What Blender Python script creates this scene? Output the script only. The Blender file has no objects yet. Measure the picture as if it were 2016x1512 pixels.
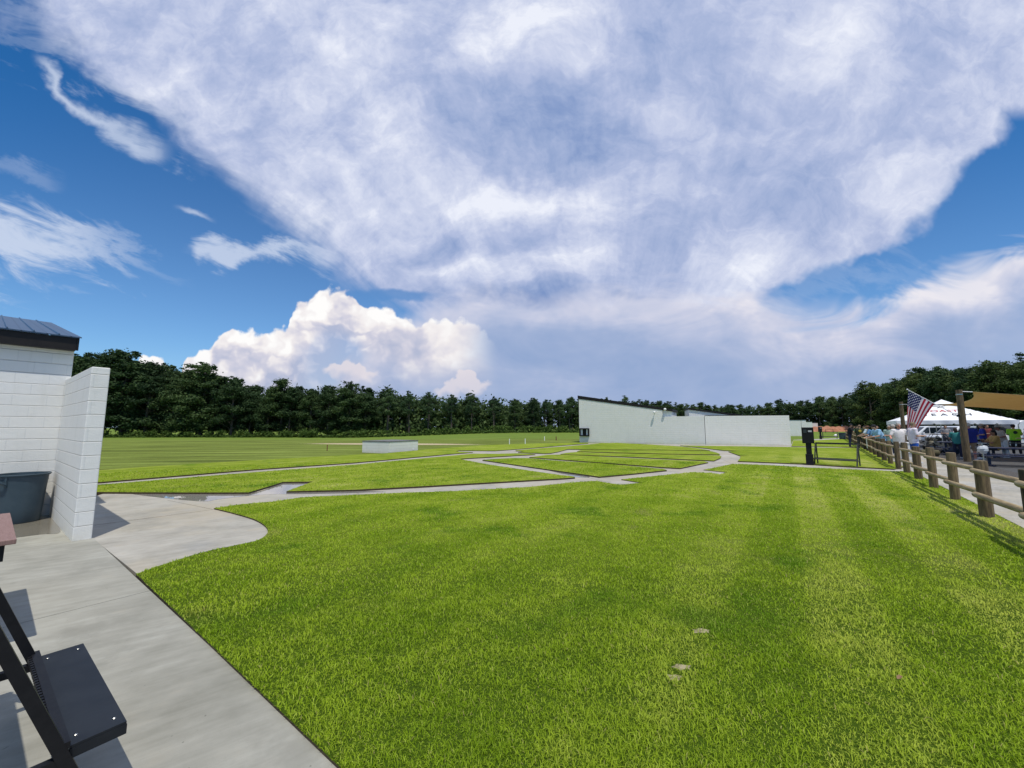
import bpy, bmesh, math, random
import numpy as np
from mathutils import Vector, Matrix, geometry
random.seed(7); RNG = np.random.default_rng(7)
SC = bpy.context.scene; COL = SC.collection
rad = math.radians; PI = math.pi

# ------------------------------------------------------------ camera
F = 775.0; PITCH = math.atan(84 / F); CAMZ = 1.65
cam = bpy.data.cameras.new('camera'); cam.sensor_width = 36; cam.lens = F / 2016 * 36
cam.clip_start = 0.05; cam.clip_end = 3000
co = bpy.data.objects.new('camera', cam); COL.objects.link(co)
co.location = (0, 0, CAMZ); co.rotation_euler = (PI / 2 + PITCH, 0, 0)
SC.camera = co
SC.view_settings.view_transform = 'Standard'; SC.view_settings.look = 'None'
SC.view_settings.exposure = 0.0; SC.view_settings.gamma = 1.0
CP, SP = math.cos(PITCH), math.sin(PITCH)
def ray(px, py):
    a, b = (px - 1008) / F, -(py - 756) / F
    return (a, CP - b * SP, b * CP + SP)
def G(px, py, z=0.0):                       # where the ray of a photo point meets the level z
    r = ray(px, py); t = (z - CAMZ) / r[2]
    return (r[0] * t, r[1] * t)

# ------------------------------------------------------------ node helper
class S:
    def __init__(s, nt, v): s.nt = nt; s.v = v
    def _op(s, op, *o, clamp=False):
        n = s.nt.nodes.new('ShaderNodeMath'); n.operation = op; n.use_clamp = clamp
        for i, x in enumerate((s,) + o):
            if isinstance(x, S): s.nt.links.new(x.v, n.inputs[i])
            else: n.inputs[i].default_value = x
        return S(s.nt, n.outputs[0])
    def __add__(s, o): return s._op('ADD', o)
    __radd__ = __add__
    def __sub__(s, o): return s._op('SUBTRACT', o)
    def __rsub__(s, o): return (s * -1.0) + o
    def __mul__(s, o): return s._op('MULTIPLY', o)
    __rmul__ = __mul__
    def __truediv__(s, o): return s._op('DIVIDE', o)
    def mx(s, o): return s._op('MAXIMUM', o)
    def mn(s, o): return s._op('MINIMUM', o)
    def sat(s): return s._op('ADD', 0.0, clamp=True)
    def pw(s, o): return s._op('POWER', o)
    def ss(s, a, b, lo=0.0, hi=1.0):
        n = s.nt.nodes.new('ShaderNodeMapRange'); n.interpolation_type = 'SMOOTHSTEP'
        s.nt.links.new(s.v, n.inputs[0])
        for i, x in zip((1, 2, 3, 4), (a, b, lo, hi)): n.inputs[i].default_value = x
        return S(s.nt, n.outputs[0])
class NB:                                    # node builder
    def __init__(s, nt): s.nt = nt
    def new(s, t, **k):
        n = s.nt.nodes.new(t)
        for a, b in k.items(): setattr(n, a, b)
        return n
    def link(s, a, b): s.nt.links.new(a.v if isinstance(a, S) else a, b)
    def xyz(s, vec):
        n = s.new('ShaderNodeSeparateXYZ'); s.link(vec, n.inputs[0])
        return [S(s.nt, o) for o in n.outputs]
    def vec(s, x, y, z=0.0):
        n = s.new('ShaderNodeCombineXYZ')
        for i, q in enumerate((x, y, z)):
            if isinstance(q, S): s.link(q, n.inputs[i])
            else: n.inputs[i].default_value = q
        return n.outputs[0]
    dims = '3D'
    def noise(s, vec, scale, detail=3, rough=.55, dist=0.0, lac=2.0):
        n = s.new('ShaderNodeTexNoise', noise_dimensions=s.dims); s.link(vec, n.inputs['Vector'])
        n.inputs['Scale'].default_value = scale; n.inputs['Detail'].default_value = detail
        n.inputs['Roughness'].default_value = rough; n.inputs['Distortion'].default_value = dist
        n.inputs['Lacunarity'].default_value = lac
        return S(s.nt, n.outputs['Fac'])
    def dot(s, vec, c):
        n = s.new('ShaderNodeVectorMath', operation='DOT_PRODUCT'); s.link(vec, n.inputs[0]); n.inputs[1].default_value = c
        return S(s.nt, n.outputs['Value'])
    def curve(s, x, pts):                    # piecewise smooth function of x, both in 0..1
        n = s.new('ShaderNodeFloatCurve'); s.link(x, n.inputs['Value'])
        c = n.mapping.curves[0]; pts = sorted(pts)
        c.points[0].location = pts[0]; c.points[1].location = pts[-1]
        for p in pts[1:-1]: c.points.new(*p)
        n.mapping.extend = 'HORIZONTAL'; n.mapping.update()
        return S(s.nt, n.outputs[0])
    def mix(s, f, a, b):
        n = s.new('ShaderNodeMix', data_type='RGBA')
        for sock, q in ((n.inputs[0], f), (n.inputs[6], a), (n.inputs[7], b)):
            if isinstance(q, (tuple, list)): sock.default_value = (*q, 1)
            elif isinstance(q, (int, float)): sock.default_value = q
            else: s.link(q, sock)
        return n.outputs[2]
    def ramp(s, f, stops):
        n = s.new('ShaderNodeValToRGB'); s.link(f, n.inputs[0]); e = n.color_ramp.elements
        while len(e) < len(stops): e.new(.5)
        for q, (p, c) in zip(e, stops): q.position = p; q.color = (*c, 1)
        return n.outputs[0]

# ------------------------------------------------------------ sun
SUNV = Vector((0.128, -0.370, 1.0)).normalized()     # towards the sun (from the shadow of the wall)
sl = bpy.data.lights.new('sun', 'SUN'); sl.energy = 3.6; sl.angle = rad(.55); sl.color = (1, .94, .82)
so = bpy.data.objects.new('sun', sl); COL.objects.link(so)
so.rotation_euler = SUNV.to_track_quat('Z', 'Y').to_euler(); so.location = (0, 0, 40)
SUN_EL = math.asin(SUNV.z); SUN_AZ = math.atan2(SUNV.x, SUNV.y)

# ------------------------------------------------------------ sky and clouds (laid out on the directions of the real sky)
W = bpy.data.worlds.new('World'); SC.world = W; W.use_nodes = True
nt = W.node_tree; nt.nodes.clear(); B = NB(nt); B.dims = '2D'
tc = B.new('ShaderNodeTexCoord'); D = tc.outputs['Generated']
a = B.dot(D, (1, 0, 0)); cz = B.dot(D, (0, CP, SP)); b = B.dot(D, (0, -SP, CP))
front = cz.ss(.06, .3)
cc = cz.mx(.06)
X = a / cc * (F / 2016) + .5
Y = b / cc * (-F / 2016) + .375
P0v = B.vec(X, Y)
n1 = B.noise(P0v, 5, 2, .6); n2 = B.noise(B.vec(X + 7.3, Y + 2.1), 5, 2, .6)
n3 = B.noise(B.vec(X + 3.3, Y + 9.1), 28, 3, .62); n4 = B.noise(B.vec(X + 13.3, Y - 4.1), 28, 3, .62)
Xw = X + (n1 - .5) * .085 + (n3 - .5) * .026
Yw = Y + (n2 - .5) * .085 + (n4 - .5) * .026
q = lambda L: [(x / 2016, y / 2016) for x, y in L]
# fan coordinates: the high sheet spreads from a point low over the walls
dx = X - .60; dy = .45 - Y
r = (dx * dx + dy * dy).pw(.5)
th = dx._op('ARCTAN2', dy)
FV = B.vec(th * 3.2, r * 1.7)
nf = B.noise(FV, 2.0, 3, .55)
nf2 = B.noise(B.vec(th * 4.6 + 4.0 + (n1 - .5) * .5, r * 2.0), 3.0, 4, .62)
edge_n = (nf - .5) * .10 + (nf2 - .5) * .06
# high sheet
Lx = B.curve(Yw, q([(0, 0), (40, 30), (90, 100), (150, 205), (200, 290), (270, 380), (350, 440), (420, 505), (480, 585), (530, 660), (570, 740), (590, 830), (640, 1010)][0:0] + [(0, 0), (40, 10), (90, 70), (150, 190), (230, 345), (310, 415), (370, 460), (430, 515), (480, 600), (530, 690), (580, 800), (700, 900)]))
Rx = B.curve(Yw, q([(0, 2016), (200, 2016), (260, 2010), (310, 1930), (380, 1870), (435, 1820), (490, 1690), (540, 1620), (600, 1540), (700, 1540)]))
mL = (Xw + edge_n * 1.0 - Lx).ss(-.018, .062)
mR = (Rx - Xw - edge_n * .25).ss(-.004, .030)
rtop = Y.ss(.12, .10)                       # above the picture's right edge the sheet goes on
mR = mR.mx(rtop)
base = Yw.ss(.305, .268)
gx_ = (Xw - 800 / 2016) * (2016 / 120); gy_ = (Y + (n3 - .5) * .012 - 581 / 2016 - (X - 800 / 2016) * .04) * (2016 / 15)
gap = (gx_ * gx_ + gy_ * gy_).ss(1.1, .2)
mA = mL * mR * (1.0 - gap * .85)
# low bank under everything from the middle to the right
Bt = B.curve(X, q([(0, 840), (560, 840), (700, 700), (800, 615), (900, 590), (1100, 575), (1300, 575), (1500, 590), (1600, 612), (1700, 590), (1800, 555), (1900, 528), (2016, 488)]))
bank_n = (B.noise(B.vec(X * 1.0, Y * 2.6 + 3.0), 9, 4, .62, .5) - .5) * .075
mB = (Y + bank_n - Bt).ss(-.012, .022)
mBl = mA * Y.ss(.29, .27)                   # the sheet ends where the bank begins
# streaks
STN = B.noise(B.vec(X + .3, (Y - X * .35) * 3.0), 11, 5, .65, .3) - .5
def band(top, bot, x0, x1, soft, nsc, namp, seed, strength, xs=1.0, ys=3.0):
    t = B.curve(Xw, q(top)); u = B.curve(Xw, q(bot))
    nn = STN * namp
    Yq = Y + nn
    return (Yq - t).ss(0, soft) * (u - Yq).ss(0, soft) * X.ss(x0 / 2016, (x0 + 40) / 2016) * X.ss((x1 + 1) / 2016, (x1 - 50) / 2016) * strength
s1 = band([(60, 90), (110, 120), (150, 175), (200, 215), (280, 250), (350, 275)], [(60, 125), (110, 190), (170, 265), (240, 300), (300, 325), (350, 320)], 55, 352, .020, 12, .03, 1.0, .9)
s2 = band([(0, 370), (60, 390), (140, 420), (220, 455), (300, 500), (380, 545)], [(0, 565), (100, 560), (200, 560), (300, 575), (380, 590)], -60, 390, .045, 8, .13, 4.0, .95)
s3 = band([(340, 398), (380, 405), (415, 425)], [(340, 408), (380, 425), (415, 445)], 335, 430, .006, 20, .012, 8.0, .75)
s4 = band([(355, 480), (400, 455), (450, 475), (520, 462), (620, 492), (680, 520)], [(355, 500), (420, 540), (480, 520), (560, 515), (640, 540), (680, 545)], 350, 690, .014, 14, .045, 11.0, .85)
s5 = band([(0, 298), (60, 330), (130, 345)], [(0, 345), (60, 375), (130, 372)], -60, 140, .02, 14, .04, 15.0, .55)
s6 = band([(0, 0), (120, 20), (300, 90), (420, 190)], [(0, 95), (120, 150), (300, 260), (420, 330)], -60, 450, .05, 9, .16, 19.0, .55)
s7 = band([(1500, 540), (1650, 500), (1760, 470), (1850, 500)], [(1500, 640), (1650, 620), (1760, 590), (1850, 560)], 1480, 1870, .05, 12, .14, 23.0, .40, 1.0, 3.0)
streak = s1.mx(s2).mx(s3).mx(s4).mx(s5).mx(s6).mx(s7)
# towering cumulus behind the wood
vor = B.new('ShaderNodeTexVoronoi', feature='SMOOTH_F1', voronoi_dimensions='2D'); B.link(B.vec(X + (n3 - .5) * .012, Y + (n4 - .5) * .012), vor.inputs['Vector'])
vor.inputs['Scale'].default_value = 34; vor.inputs['Smoothness'].default_value = .35; vor.inputs['Detail'].default_value = 2.0; vor.inputs['Roughness'].default_value = .55
vd = S(nt, vor.outputs['Distance'])
bil = (vd - .45) * .011 + (B.noise(P0v, 60, 4, .6) - .5) * .008
Ct = B.curve(X, q([(0, 840), (255, 830), (270, 702), (295, 696), (330, 712), (350, 740), (365, 705), (385, 688), (410, 676), (440, 652), (500, 650), (560, 643), (572, 640), (577, 600), (605, 596), (622, 568), (660, 560), (700, 572), (722, 592), (770, 600), (800, 622), (850, 628), (900, 626), (945, 634), (965, 655), (990, 690), (1010, 840), (1100, 840), (2016, 840)]))
mC = (Y - bil - Ct).ss(-.0012, .0028)
cfade = X.ss(.490, .440) * (Y - Ct).ss(.085, .035, .0, 1.0).mx(X.ss(.44, .30) * .8)
# second small heads
def head(cx, cy, rx, ry):
    ex = (X - cx / 2016) / (rx / 2016); ey = (Y - bil * 1.4 - cy / 2016) / (ry / 2016)
    return (ex * ex + ey * ey).ss(1.0, .55) * ey.ss(1.0, -.3)
hd = head(910, 752, 62, 24).mx(head(690, 725, 60, 26))
# blue of the clear sky
sky = B.new('ShaderNodeTexSky', sky_type='NISHITA', sun_disc=False, sun_elevation=SUN_EL, sun_rotation=SUN_AZ, air_density=1.0, dust_density=.6, ozone_density=2.5)
tint = B.mix(Y.ss(.02, .36), (.19, .74, 1.20), (.78, 1.12, 1.40))
mul = B.new('ShaderNodeMix', data_type='RGBA', blend_type='MULTIPLY'); mul.inputs[0].default_value = 1
B.link(sky.outputs[0], mul.inputs[6]); B.link(tint, mul.inputs[7])
SKYC = mul.outputs[2]
K = 10.0
k = lambda r_, g_, b_: (r_ * K, g_ * K, b_ * K)
# colour of the high sheet
def blob(cx, cy, rx, ry, amp):
    ex = (Xw - cx / 2016) * (2016 / rx); ey = (Yw - cy / 2016) * (2016 / ry)
    return (ex * ex + ey * ey).ss(1.3, 0.0) * amp
nd = B.noise(B.vec(Xw, Yw * 1.35), 6.5, 6, .66, .12)
nw = B.noise(B.vec(X * 1.0 + 5.0, Y * 1.6 + (n1 - .5) * .2), 17, 4, .68)
t = (nd - .5) * 1.45 + (nf - .5) * .25 + (nf2 - .5) * .24 + (nw - .5) * .45 * X.ss(.72, .55, .35, 1.0) + .62
for bl in ((1020, 240, 230, 130, -.20), (1150, 300, 230, 90, -.10), (890, 465, 90, 38, -.34), (760, 300, 120, 90, -.10), (1150, 420, 170, 60, -.14),
           (1120, 575, 190, 40, -.30), (1290, 590, 90, 30, -.22), (1420, 260, 330, 260, -.10), (1000, 90, 190, 90, .22), (1750, 90, 260, 90, -.05),
           (1050, 380, 150, 60, .18), (1030, 500, 190, 45, .20), (640, 120, 200, 120, .10), (1830, 130, 160, 60, .10), (1700, 330, 260, 130, .06),
           (680, 430, 190, 60, .16), (1260, 140, 200, 70, .10), (1320, 610, 120, 40, .18), (1420, 440, 200, 120, -.05)):
    t = t + blob(*bl)
sheet = B.ramp(t, [(.05, (.20, .30, .56)), (.30, (.32, .41, .65)), (.54, (.45, .52, .74)), (.78, (.63, .68, .85)), (1.0, (.84, .87, .97))])
def scaled(c):
    m = B.new('ShaderNodeVectorMath', operation='SCALE'); B.link(c, m.inputs[0]); m.inputs[3].default_value = K
    return m.outputs[0]
# colour of the low bank: pale on top, fading down into blue grey rain haze
dep = (Y + bank_n * .6 - Bt)
bn = B.noise(B.vec(X * 1.0, Y * 2.2), 8, 4, .6, .4)
bt = (bn - .5) * .9 + dep.ss(0.0, .075, .82, .32) + X.ss(.72, .98, 0, .16) * dep.ss(.09, .0)
for bl in ((1620, 690, 170, 40, .22), (1450, 640, 140, 40, .1), (1120, 700, 260, 60, -.22), (1800, 600, 200, 60, .15), (1000, 640, 120, 60, .05)): bt = bt + blob(*bl)
bank = B.ramp(bt, [(.05, (.27, .38, .62)), (.38, (.36, .45, .67)), (.62, (.48, .54, .73)), (.82, (.63, .65, .79)), (1.0, (.86, .83, .88))])
# cumulus colour: lit heads, shaded flanks
vor2 = B.new('ShaderNodeTexVoronoi', feature='SMOOTH_F1', voronoi_dimensions='2D'); B.link(B.vec(X + (n3 - .5) * .03 + .013, Y * 1.25 + (n4 - .5) * .03), vor2.inputs['Vector'])
vor2.inputs['Scale'].default_value = 26; vor2.inputs['Smoothness'].default_value = .5; vor2.inputs['Detail'].default_value = 2.5; vor2.inputs['Roughness'].default_value = .6
cd = Y - Ct
ct = cd.ss(0, .085, 1.0, .35) + (S(nt, vor2.outputs['Distance']) - .42) * -.75 * X.ss(.44, .36, .35, 1.0) + (B.noise(B.vec(X, Y * 1.6), 22, 3, .6) - .5) * .5
for bl in ((700, 650, 70, 10, -.30), (650, 620, 60, 40, .2), (880, 680, 110, 40, -.28), (480, 690, 60, 25, .12), (760, 690, 120, 40, -.2)): ct = ct + blob(*bl)
cum = B.ramp(ct, [(.05, (.46, .50, .66)), (.36, (.66, .65, .75)), (.58, (.88, .84, .85)), (.80, (1.0, .99, .98))])
c0 = B.mix(streak * .9, SKYC, k(.62, .70, .86))
c1 = B.mix(mA, c0, scaled(sheet))
c2 = B.mix(mB * n1._op('MULTIPLY_ADD', .5, .72).mn(1.0), c1, scaled(bank))
c3 = B.mix(mC * cfade.mx(X.ss(.36, .28)), c2, scaled(cum))
c4 = B.mix(hd * .75, c3, k(.84, .76, .78))
low = Y.ss(.33, .43) * .34
c4 = B.mix(low, c4, k(.36, .46, .68))
nback = B.noise(D, 2.5, 2, .6)
back = B.mix(nback.ss(.42, .6, .1, .85), SKYC, k(.62, .65, .74))
cF = B.mix(front, back, c4)
bg = B.new('ShaderNodeBackground'); B.link(cF, bg.inputs[0]); bg.inputs[1].default_value = .1
wo = B.new('ShaderNodeOutputWorld'); B.link(bg.outputs[0], wo.inputs[0])
try: W.cycles.sampling_method = 'NONE'
except Exception: pass
SC.cycles.max_bounces = 5; SC.cycles.diffuse_bounces = 2; SC.cycles.glossy_bounces = 2; SC.cycles.transmission_bounces = 2; SC.cycles.transparent_max_bounces = 4

# ------------------------------------------------------------ materials
def mat(name, col=(.5, .5, .5), rough=.6, metal=0, spec=.5, fn=None, **kw):
    m = bpy.data.materials.new(name); m.use_nodes = True
    nb = NB(m.node_tree); p = m.node_tree.nodes['Principled BSDF']
    p.inputs['Base Color'].default_value = (*col, 1); p.inputs['Roughness'].default_value = rough
    p.inputs['Metallic'].default_value = metal; p.inputs['Specular IOR Level'].default_value = spec
    for a_, b_ in kw.items(): p.inputs[a_.replace('_', ' ')].default_value = b_
    if fn: fn(nb, p)
    return m
def objc(nb): return nb.new('ShaderNodeTexCoord').outputs['Object']
def posc(nb): return nb.new('ShaderNodeNewGeometry').outputs['Position']
def bump(nb, p, h, strength=.3, dist=.02):
    n = nb.new('ShaderNodeBump'); n.inputs['Strength'].default_value = strength; n.inputs['Distance'].default_value = dist
    nb.link(h, n.inputs['Height']); nb.link(n.outputs[0], p.inputs['Normal'])
def noisy(name, c1, c2, scale=8, rough=.7, bmp=.15, stretch=(1, 1, 1), bd=.01, spec=.4, detail=5, **kw):
    def fn(nb, p):
        x, y, z = nb.xyz(objc(nb)); v = nb.vec(x * stretch[0], y * stretch[1], z * stretch[2])
        f = nb.noise(v, scale, detail, .6)
        nb.link(nb.mix(f.ss(.3, .7), c1, c2), p.inputs['Base Color'])
        if bmp: bump(nb, p, nb.noise(v, scale * 3, 4), bmp, bd)
    return mat(name, c1, rough, fn=fn, spec=spec, **kw)

def f_block(nb, p):
    x, y, z = nb.xyz(objc(nb)); u = x + y
    br = nb.new('ShaderNodeTexBrick'); nb.link(nb.vec(u, z), br.inputs['Vector'])
    br.inputs['Scale'].default_value = 1; br.inputs['Brick Width'].default_value = .4064; br.inputs['Row Height'].default_value = .2032
    br.inputs['Mortar Size'].default_value = .006; br.inputs['Mortar Smooth'].default_value = .25; br.inputs['Bias'].default_value = 0
    br.inputs['Color1'].default_value = (.83, .805, .765, 1); br.inputs['Color2'].default_value = (.79, .77, .735, 1); br.inputs['Mortar'].default_value = (.66, .66, .65, 1)
    pos = nb.vec(x, y, z)
    w = nb.noise(pos, 1.6, 5, .6)
    st = nb.noise(nb.vec(u * 6, z * .5), 1.5, 4, .6)
    c = nb.mix(.55, br.outputs['Color'], (.73, .735, .72)); c = nb.mix(w.ss(.35, .7, 0, .25), c, (.66, .66, .63))
    c = nb.mix(z.ss(.25, 0, 0, .45) * w.ss(.3, .6), c, (.62, .57, .44))
    c = nb.mix(st.ss(.52, .75, 0, .35), c, (.60, .60, .55))
    nb.link(c, p.inputs['Base Color'])
    fac = S(nb.nt, br.outputs['Fac'])
    # the painted vertical joints are nearly filled, the bed joints are deep
    zz = (z / .2032); fr = zz - zz._op('FLOOR')
    bed = (fr - .5)._op('ABSOLUTE').ss(.455, .5)
    bump(nb, p, bed * -1.0 + fac * -.10 + nb.noise(pos, 60, 3) * .25 + nb.noise(pos, 14, 3) * .3, .85, .014)
M_BLOCK = mat('painted_block', rough=.65, fn=f_block)

def f_conc(nb, p, tone=.80, warm=0.0):
    pos = posc(nb); x, y, z = nb.xyz(pos)
    a_ = nb.noise(pos, .55, 5, .6); b_ = nb.noise(pos, 3.0, 6, .65); g = nb.noise(pos, 160, 3, .7)
    sw = nb.noise(nb.vec(x * .8 + y * .6, (y * .8 - x * .6) * 7), 1.6, 5, .65)
    c = nb.ramp(a_ * .5 + b_ * .25 + sw * .25, [(.36, (.25 * tone, .238 * tone, .20 * tone)), (.5, (.375 * tone, .355 * tone, .31 * tone)), (.62, (.48 * tone, .46 * tone, .41 * tone))])
    c = nb.mix(b_.ss(.55, .72, 0, .5 if tone > .85 else .2), c, (.36 * tone, .30 * tone, .22 * tone))
    if tone < .85:
        tm = nb.new('ShaderNodeMix', data_type='RGBA', blend_type='MULTIPLY'); tm.inputs[0].default_value = 1; nb.link(c, tm.inputs[6]); tm.inputs[7].default_value = (.97, 1.0, .99, 1); c = tm.outputs[2]
    c = nb.mix(nb.noise(nb.vec(x + 3, y - 2), .42, 4, .6).ss(.45, .62, 0, .55 if tone > .85 else .06), c, (.43 * tone, .375 * tone, .28 * tone))
    c = nb.mix(nb.noise(nb.vec(x, y + 9), 1.1, 5, .7).ss(.54, .66, 0, .4), c, (.24 * tone, .235 * tone, .20 * tone))
    c = nb.mix(g.ss(.55, .75, 0, .35), c, (.2, .195, .18))
    cr = nb.noise(pos, 26, 2, .5); c = nb.mix(cr.ss(.74, .78, 0, .75), c, (.10, .095, .08))
    sp = nb.noise(pos, 5.5, 2, .5)
    c = nb.mix(sp.ss(.775, .80, 0, .7), c, (.62, .61, .58))
    nb.link(c, p.inputs['Base Color'])
    wet = nb.noise(nb.vec(x + 5, y), .5, 4, .55)
    rr = wet.ss(.52, .66, .82, .42); nb.link(rr, p.inputs['Roughness'])
    bump(nb, p, g * .5 + nb.noise(pos, 30, 3) * .5 + sw * .3, .25, .006)
M_CONC = mat('concrete', fn=f_conc, spec=.4)
M_CONC2 = mat('pale_concrete', fn=lambda nb, p: f_conc(nb, p, .92), spec=.4)
M_WATER = mat('puddle_water', (.24, .23, .21), .012, spec=.5, IOR=1.75)
def f_wet(nb, p):
    pos = posc(nb); b_ = nb.noise(pos, 3, 5)
    nb.link(nb.mix(b_, (.15, .14, .11), (.22, .20, .165)), p.inputs['Base Color'])
M_WET = mat('wet_concrete', rough=.14, fn=f_wet)
M_SOIL = noisy('soil', (.035, .025, .014), (.07, .05, .03), 20, .95, .5)

def grass_color(nb, tone=1.0, blade=False):
    pos = posc(nb); x, y, z = nb.xyz(pos)
    xy = nb.vec(x, y)
    big = nb.noise(xy, .22, 4, .6); mid = nb.noise(xy, 1.3, 5, .6); fine = nb.noise(xy, 9, 4, .65)
    w = x * .785 - y * .62; s_ = x * .62 + y * .785
    wob = (nb.noise(xy, .5, 3) - .5) * .5
    w2 = x * .819 - y * .574
    stripe = (((w2 + wob * .16) * 5.3)._op('SINE') * 2.2).ss(-1, 1) * w2.ss(-1.6, .0, .35, 1.0)  # mowing stripes: the light and dark of leaning blades, put into the colour
    near = s_.ss(40, 12)
    tt = big * .36 + mid * .34 + fine * .12 + stripe * .12 * near + .07
    c = nb.ramp(tt, [(.30, (.13, .235, .006)), (.43, (.25, .385, .014)), (.54, (.37, .50, .030)), (.66, (.54, .61, .09))])
    pale = nb.noise(nb.vec(x + 31, y - 7), .8, 5, .62)
    c = nb.mix(pale.ss(.58, .74, 0, .55), c, (.42, .40, .10))
    dk = nb.noise(nb.vec(x - 11, y + 17), .7, 4, .6)
    c = nb.mix(dk.ss(.55, .70, 0, .65), c, (.075, .22, .006))
    return c, fine, xy
def f_lawn(nb, p):
    c, fine, xy = grass_color(nb)
    x, y, z = nb.xyz(posc(nb))
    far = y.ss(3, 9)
    dm = nb.new('ShaderNodeMix', data_type='RGBA', blend_type='MULTIPLY'); dm.inputs[0].default_value = 1; nb.link(c, dm.inputs[6]); dm.inputs[7].default_value = (.80, .70, 1.5, 1)  # far turf dimmed in its colour for the missing self-shadow of blades
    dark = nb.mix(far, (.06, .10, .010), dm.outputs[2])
    g = nb.noise(xy, 55, 4, .75); g2 = nb.noise(xy, 16, 4, .7)
    c2 = nb.mix((g * .5 + g2 * .5).ss(.62, .40, 0, .4), dark, (.07, .14, .008))
    c2 = nb.mix(g.ss(.55, .72, 0, .35), c2, (.34, .36, .09))
    nb.link(c2, p.inputs['Base Color'])
    bump(nb, p, g * .6 + g2 * .6, .9, .05)
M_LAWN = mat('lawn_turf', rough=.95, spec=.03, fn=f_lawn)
def f_blade(nb, p):
    c, fine, xy = grass_color(nb)
    geo = nb.new('ShaderNodeNewGeometry'); rnd = S(nb.nt, geo.outputs['Random Per Island'])
    c = nb.mix(rnd.ss(.0, .35, .45, 0), c, (.07, .15, .010))
    c = nb.mix(rnd.ss(.66, 1.0, 0, .6), c, (.56, .67, .12))
    c = nb.mix(rnd.ss(.975, .985, 0, .8), c, (.46, .38, .17))
    nb.link(c, p.inputs['Base Color'])
    tr = nb.new('ShaderNodeBsdfTranslucent'); nb.link(c, tr.inputs[0])
    ms = nb.new('ShaderNodeMixShader'); ms.inputs[0].default_value = .38
    out = [n for n in nb.nt.nodes if n.type == 'OUTPUT_MATERIAL'][0]
    nb.link(p.outputs[0], ms.inputs[1]); nb.link(tr.outputs[0], ms.inputs[2]); nb.link(ms.outputs[0], out.inputs[0])
M_BLADE = mat('grass_blade', rough=.7, spec=.08, fn=f_blade)
def f_field(nb, p):
    pos = posc(nb); x, y, z = nb.xyz(pos)
    sv = nb.vec(x * .22 + y * .1, y * 2.6 - x * .30)
    st = nb.noise(sv, .42, 5, .66); m_ = nb.noise(pos, .12, 4, .6); f_ = nb.noise(nb.vec(x, y), 5, 5, .7)
    c = nb.ramp(st * .62 + m_ * .22 + f_ * .16, [(.38, (.060, .080, .018)), (.46, (.115, .140, .030)), (.55, (.17, .22, .045)), (.62, (.27, .31, .08))])
    far = y.ss(50, 60)
    c = nb.mix(far * nb.noise(nb.vec(x * .05, y * .3), 2, 3).ss(.35, .6, .3, .9), c, (.13, .20, .035))
    # sandy wash behind the low trap house
    ex = (x + 12) / 9.5; ey = (y - 38 - x * -.12) / 1.9
    sand = (ex * ex + ey * ey + (f_ - .5) * 2.2).ss(1.0, .55)
    c = nb.mix(sand, c, (.44, .36, .24))
    nb.link(c, p.inputs['Base Color'])
    bump(nb, p, f_ + st, .6, .08)
M_FIELD = mat('field_grass', rough=.95, spec=.03, fn=f_field)
M_BLACK = noisy('black_metal', (.006, .006, .008), (.010, .010, .012), 20, .5, .05, spec=.25)
M_SLATE = noisy('slate_metal', (.011, .013, .017), (.018, .021, .026), 5, .45, .06, spec=.22)
M_BOLT = mat("bolt_steel", (.42, .42, .40), .25, 1)
M_BROWN = noisy('brown_board', (.20, .115, .10), (.27, .17, .15), 14, .55, .2, (1, 14, 1))
M_FASC = noisy('dark_fascia', (.010, .008, .008), (.016, .013, .012), 6, .5, .05, spec=.3)
def f_roof(nb, p):
    x, y, z = nb.xyz(objc(nb)); s_ = (x * 3.3)._op('FRACT')
    nb.link(nb.mix(s_.ss(.9, .97), (.10, .13, .17), (.05, .06, .08)), p.inputs['Base Color'])
M_ROOF = mat('metal_roof', rough=.3, metal=.7, fn=f_roof)
M_CAN = noisy('trash_plastic', (.034, .058, .080), (.044, .070, .092), 8, .42, .06)
M_WOOD = noisy('log_wood', (.19, .135, .075), (.36, .285, .17), 7, .8, .5, (5, 5, .6), .01)
def f_post(nb, p):
    x, y, z = nb.xyz(objc(nb)); v = nb.vec(x * 7, y * 7, z * .8)
    f = nb.noise(v, 3.5, 6, .65); h = nb.noise(nb.vec(x, y, z), 2.2, 3)
    inf = nb.new('ShaderNodeObjectInfo'); rnd = S(nb.nt, inf.outputs['Random'])
    c = nb.ramp(f + (rnd - .5) * .25, [(.3, (.030, .021, .011)), (.5, (.095, .066, .034)), (.7, (.20, .145, .075))])
    c = nb.mix(h.ss(.5, .7, 0, .5), c, (.10, .095, .065))
    nb.link(c, p.inputs['Base Color']); bump(nb, p, f, .6, .012)
M_POST = mat('post_wood', rough=.85, fn=f_post)
def f_rail(nb, p):
    x, y, z = nb.xyz(objc(nb)); s_ = x * .62 + y * .785; w = x * .785 - y * .62
    v = nb.vec(s_ * .7, w * 9, z * 9)
    f = nb.noise(v, 3.5, 6, .65); g = nb.noise(nb.vec(s_, w, z), 1.3, 3)
    c = nb.ramp(f * .7 + g * .3, [(.33, (.13, .085, .043)), (.5, (.30, .225, .12)), (.66, (.46, .38, .22))])
    nb.link(c, p.inputs['Base Color']); bump(nb, p, f, .5, .01)
M_RAIL = mat('rail_wood', rough=.8, fn=f_rail)
M_ASPH = noisy('asphalt_gravel', (.05, .05, .053), (.085, .084, .083), 3, .8, .5, bd=.02, detail=8)
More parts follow.
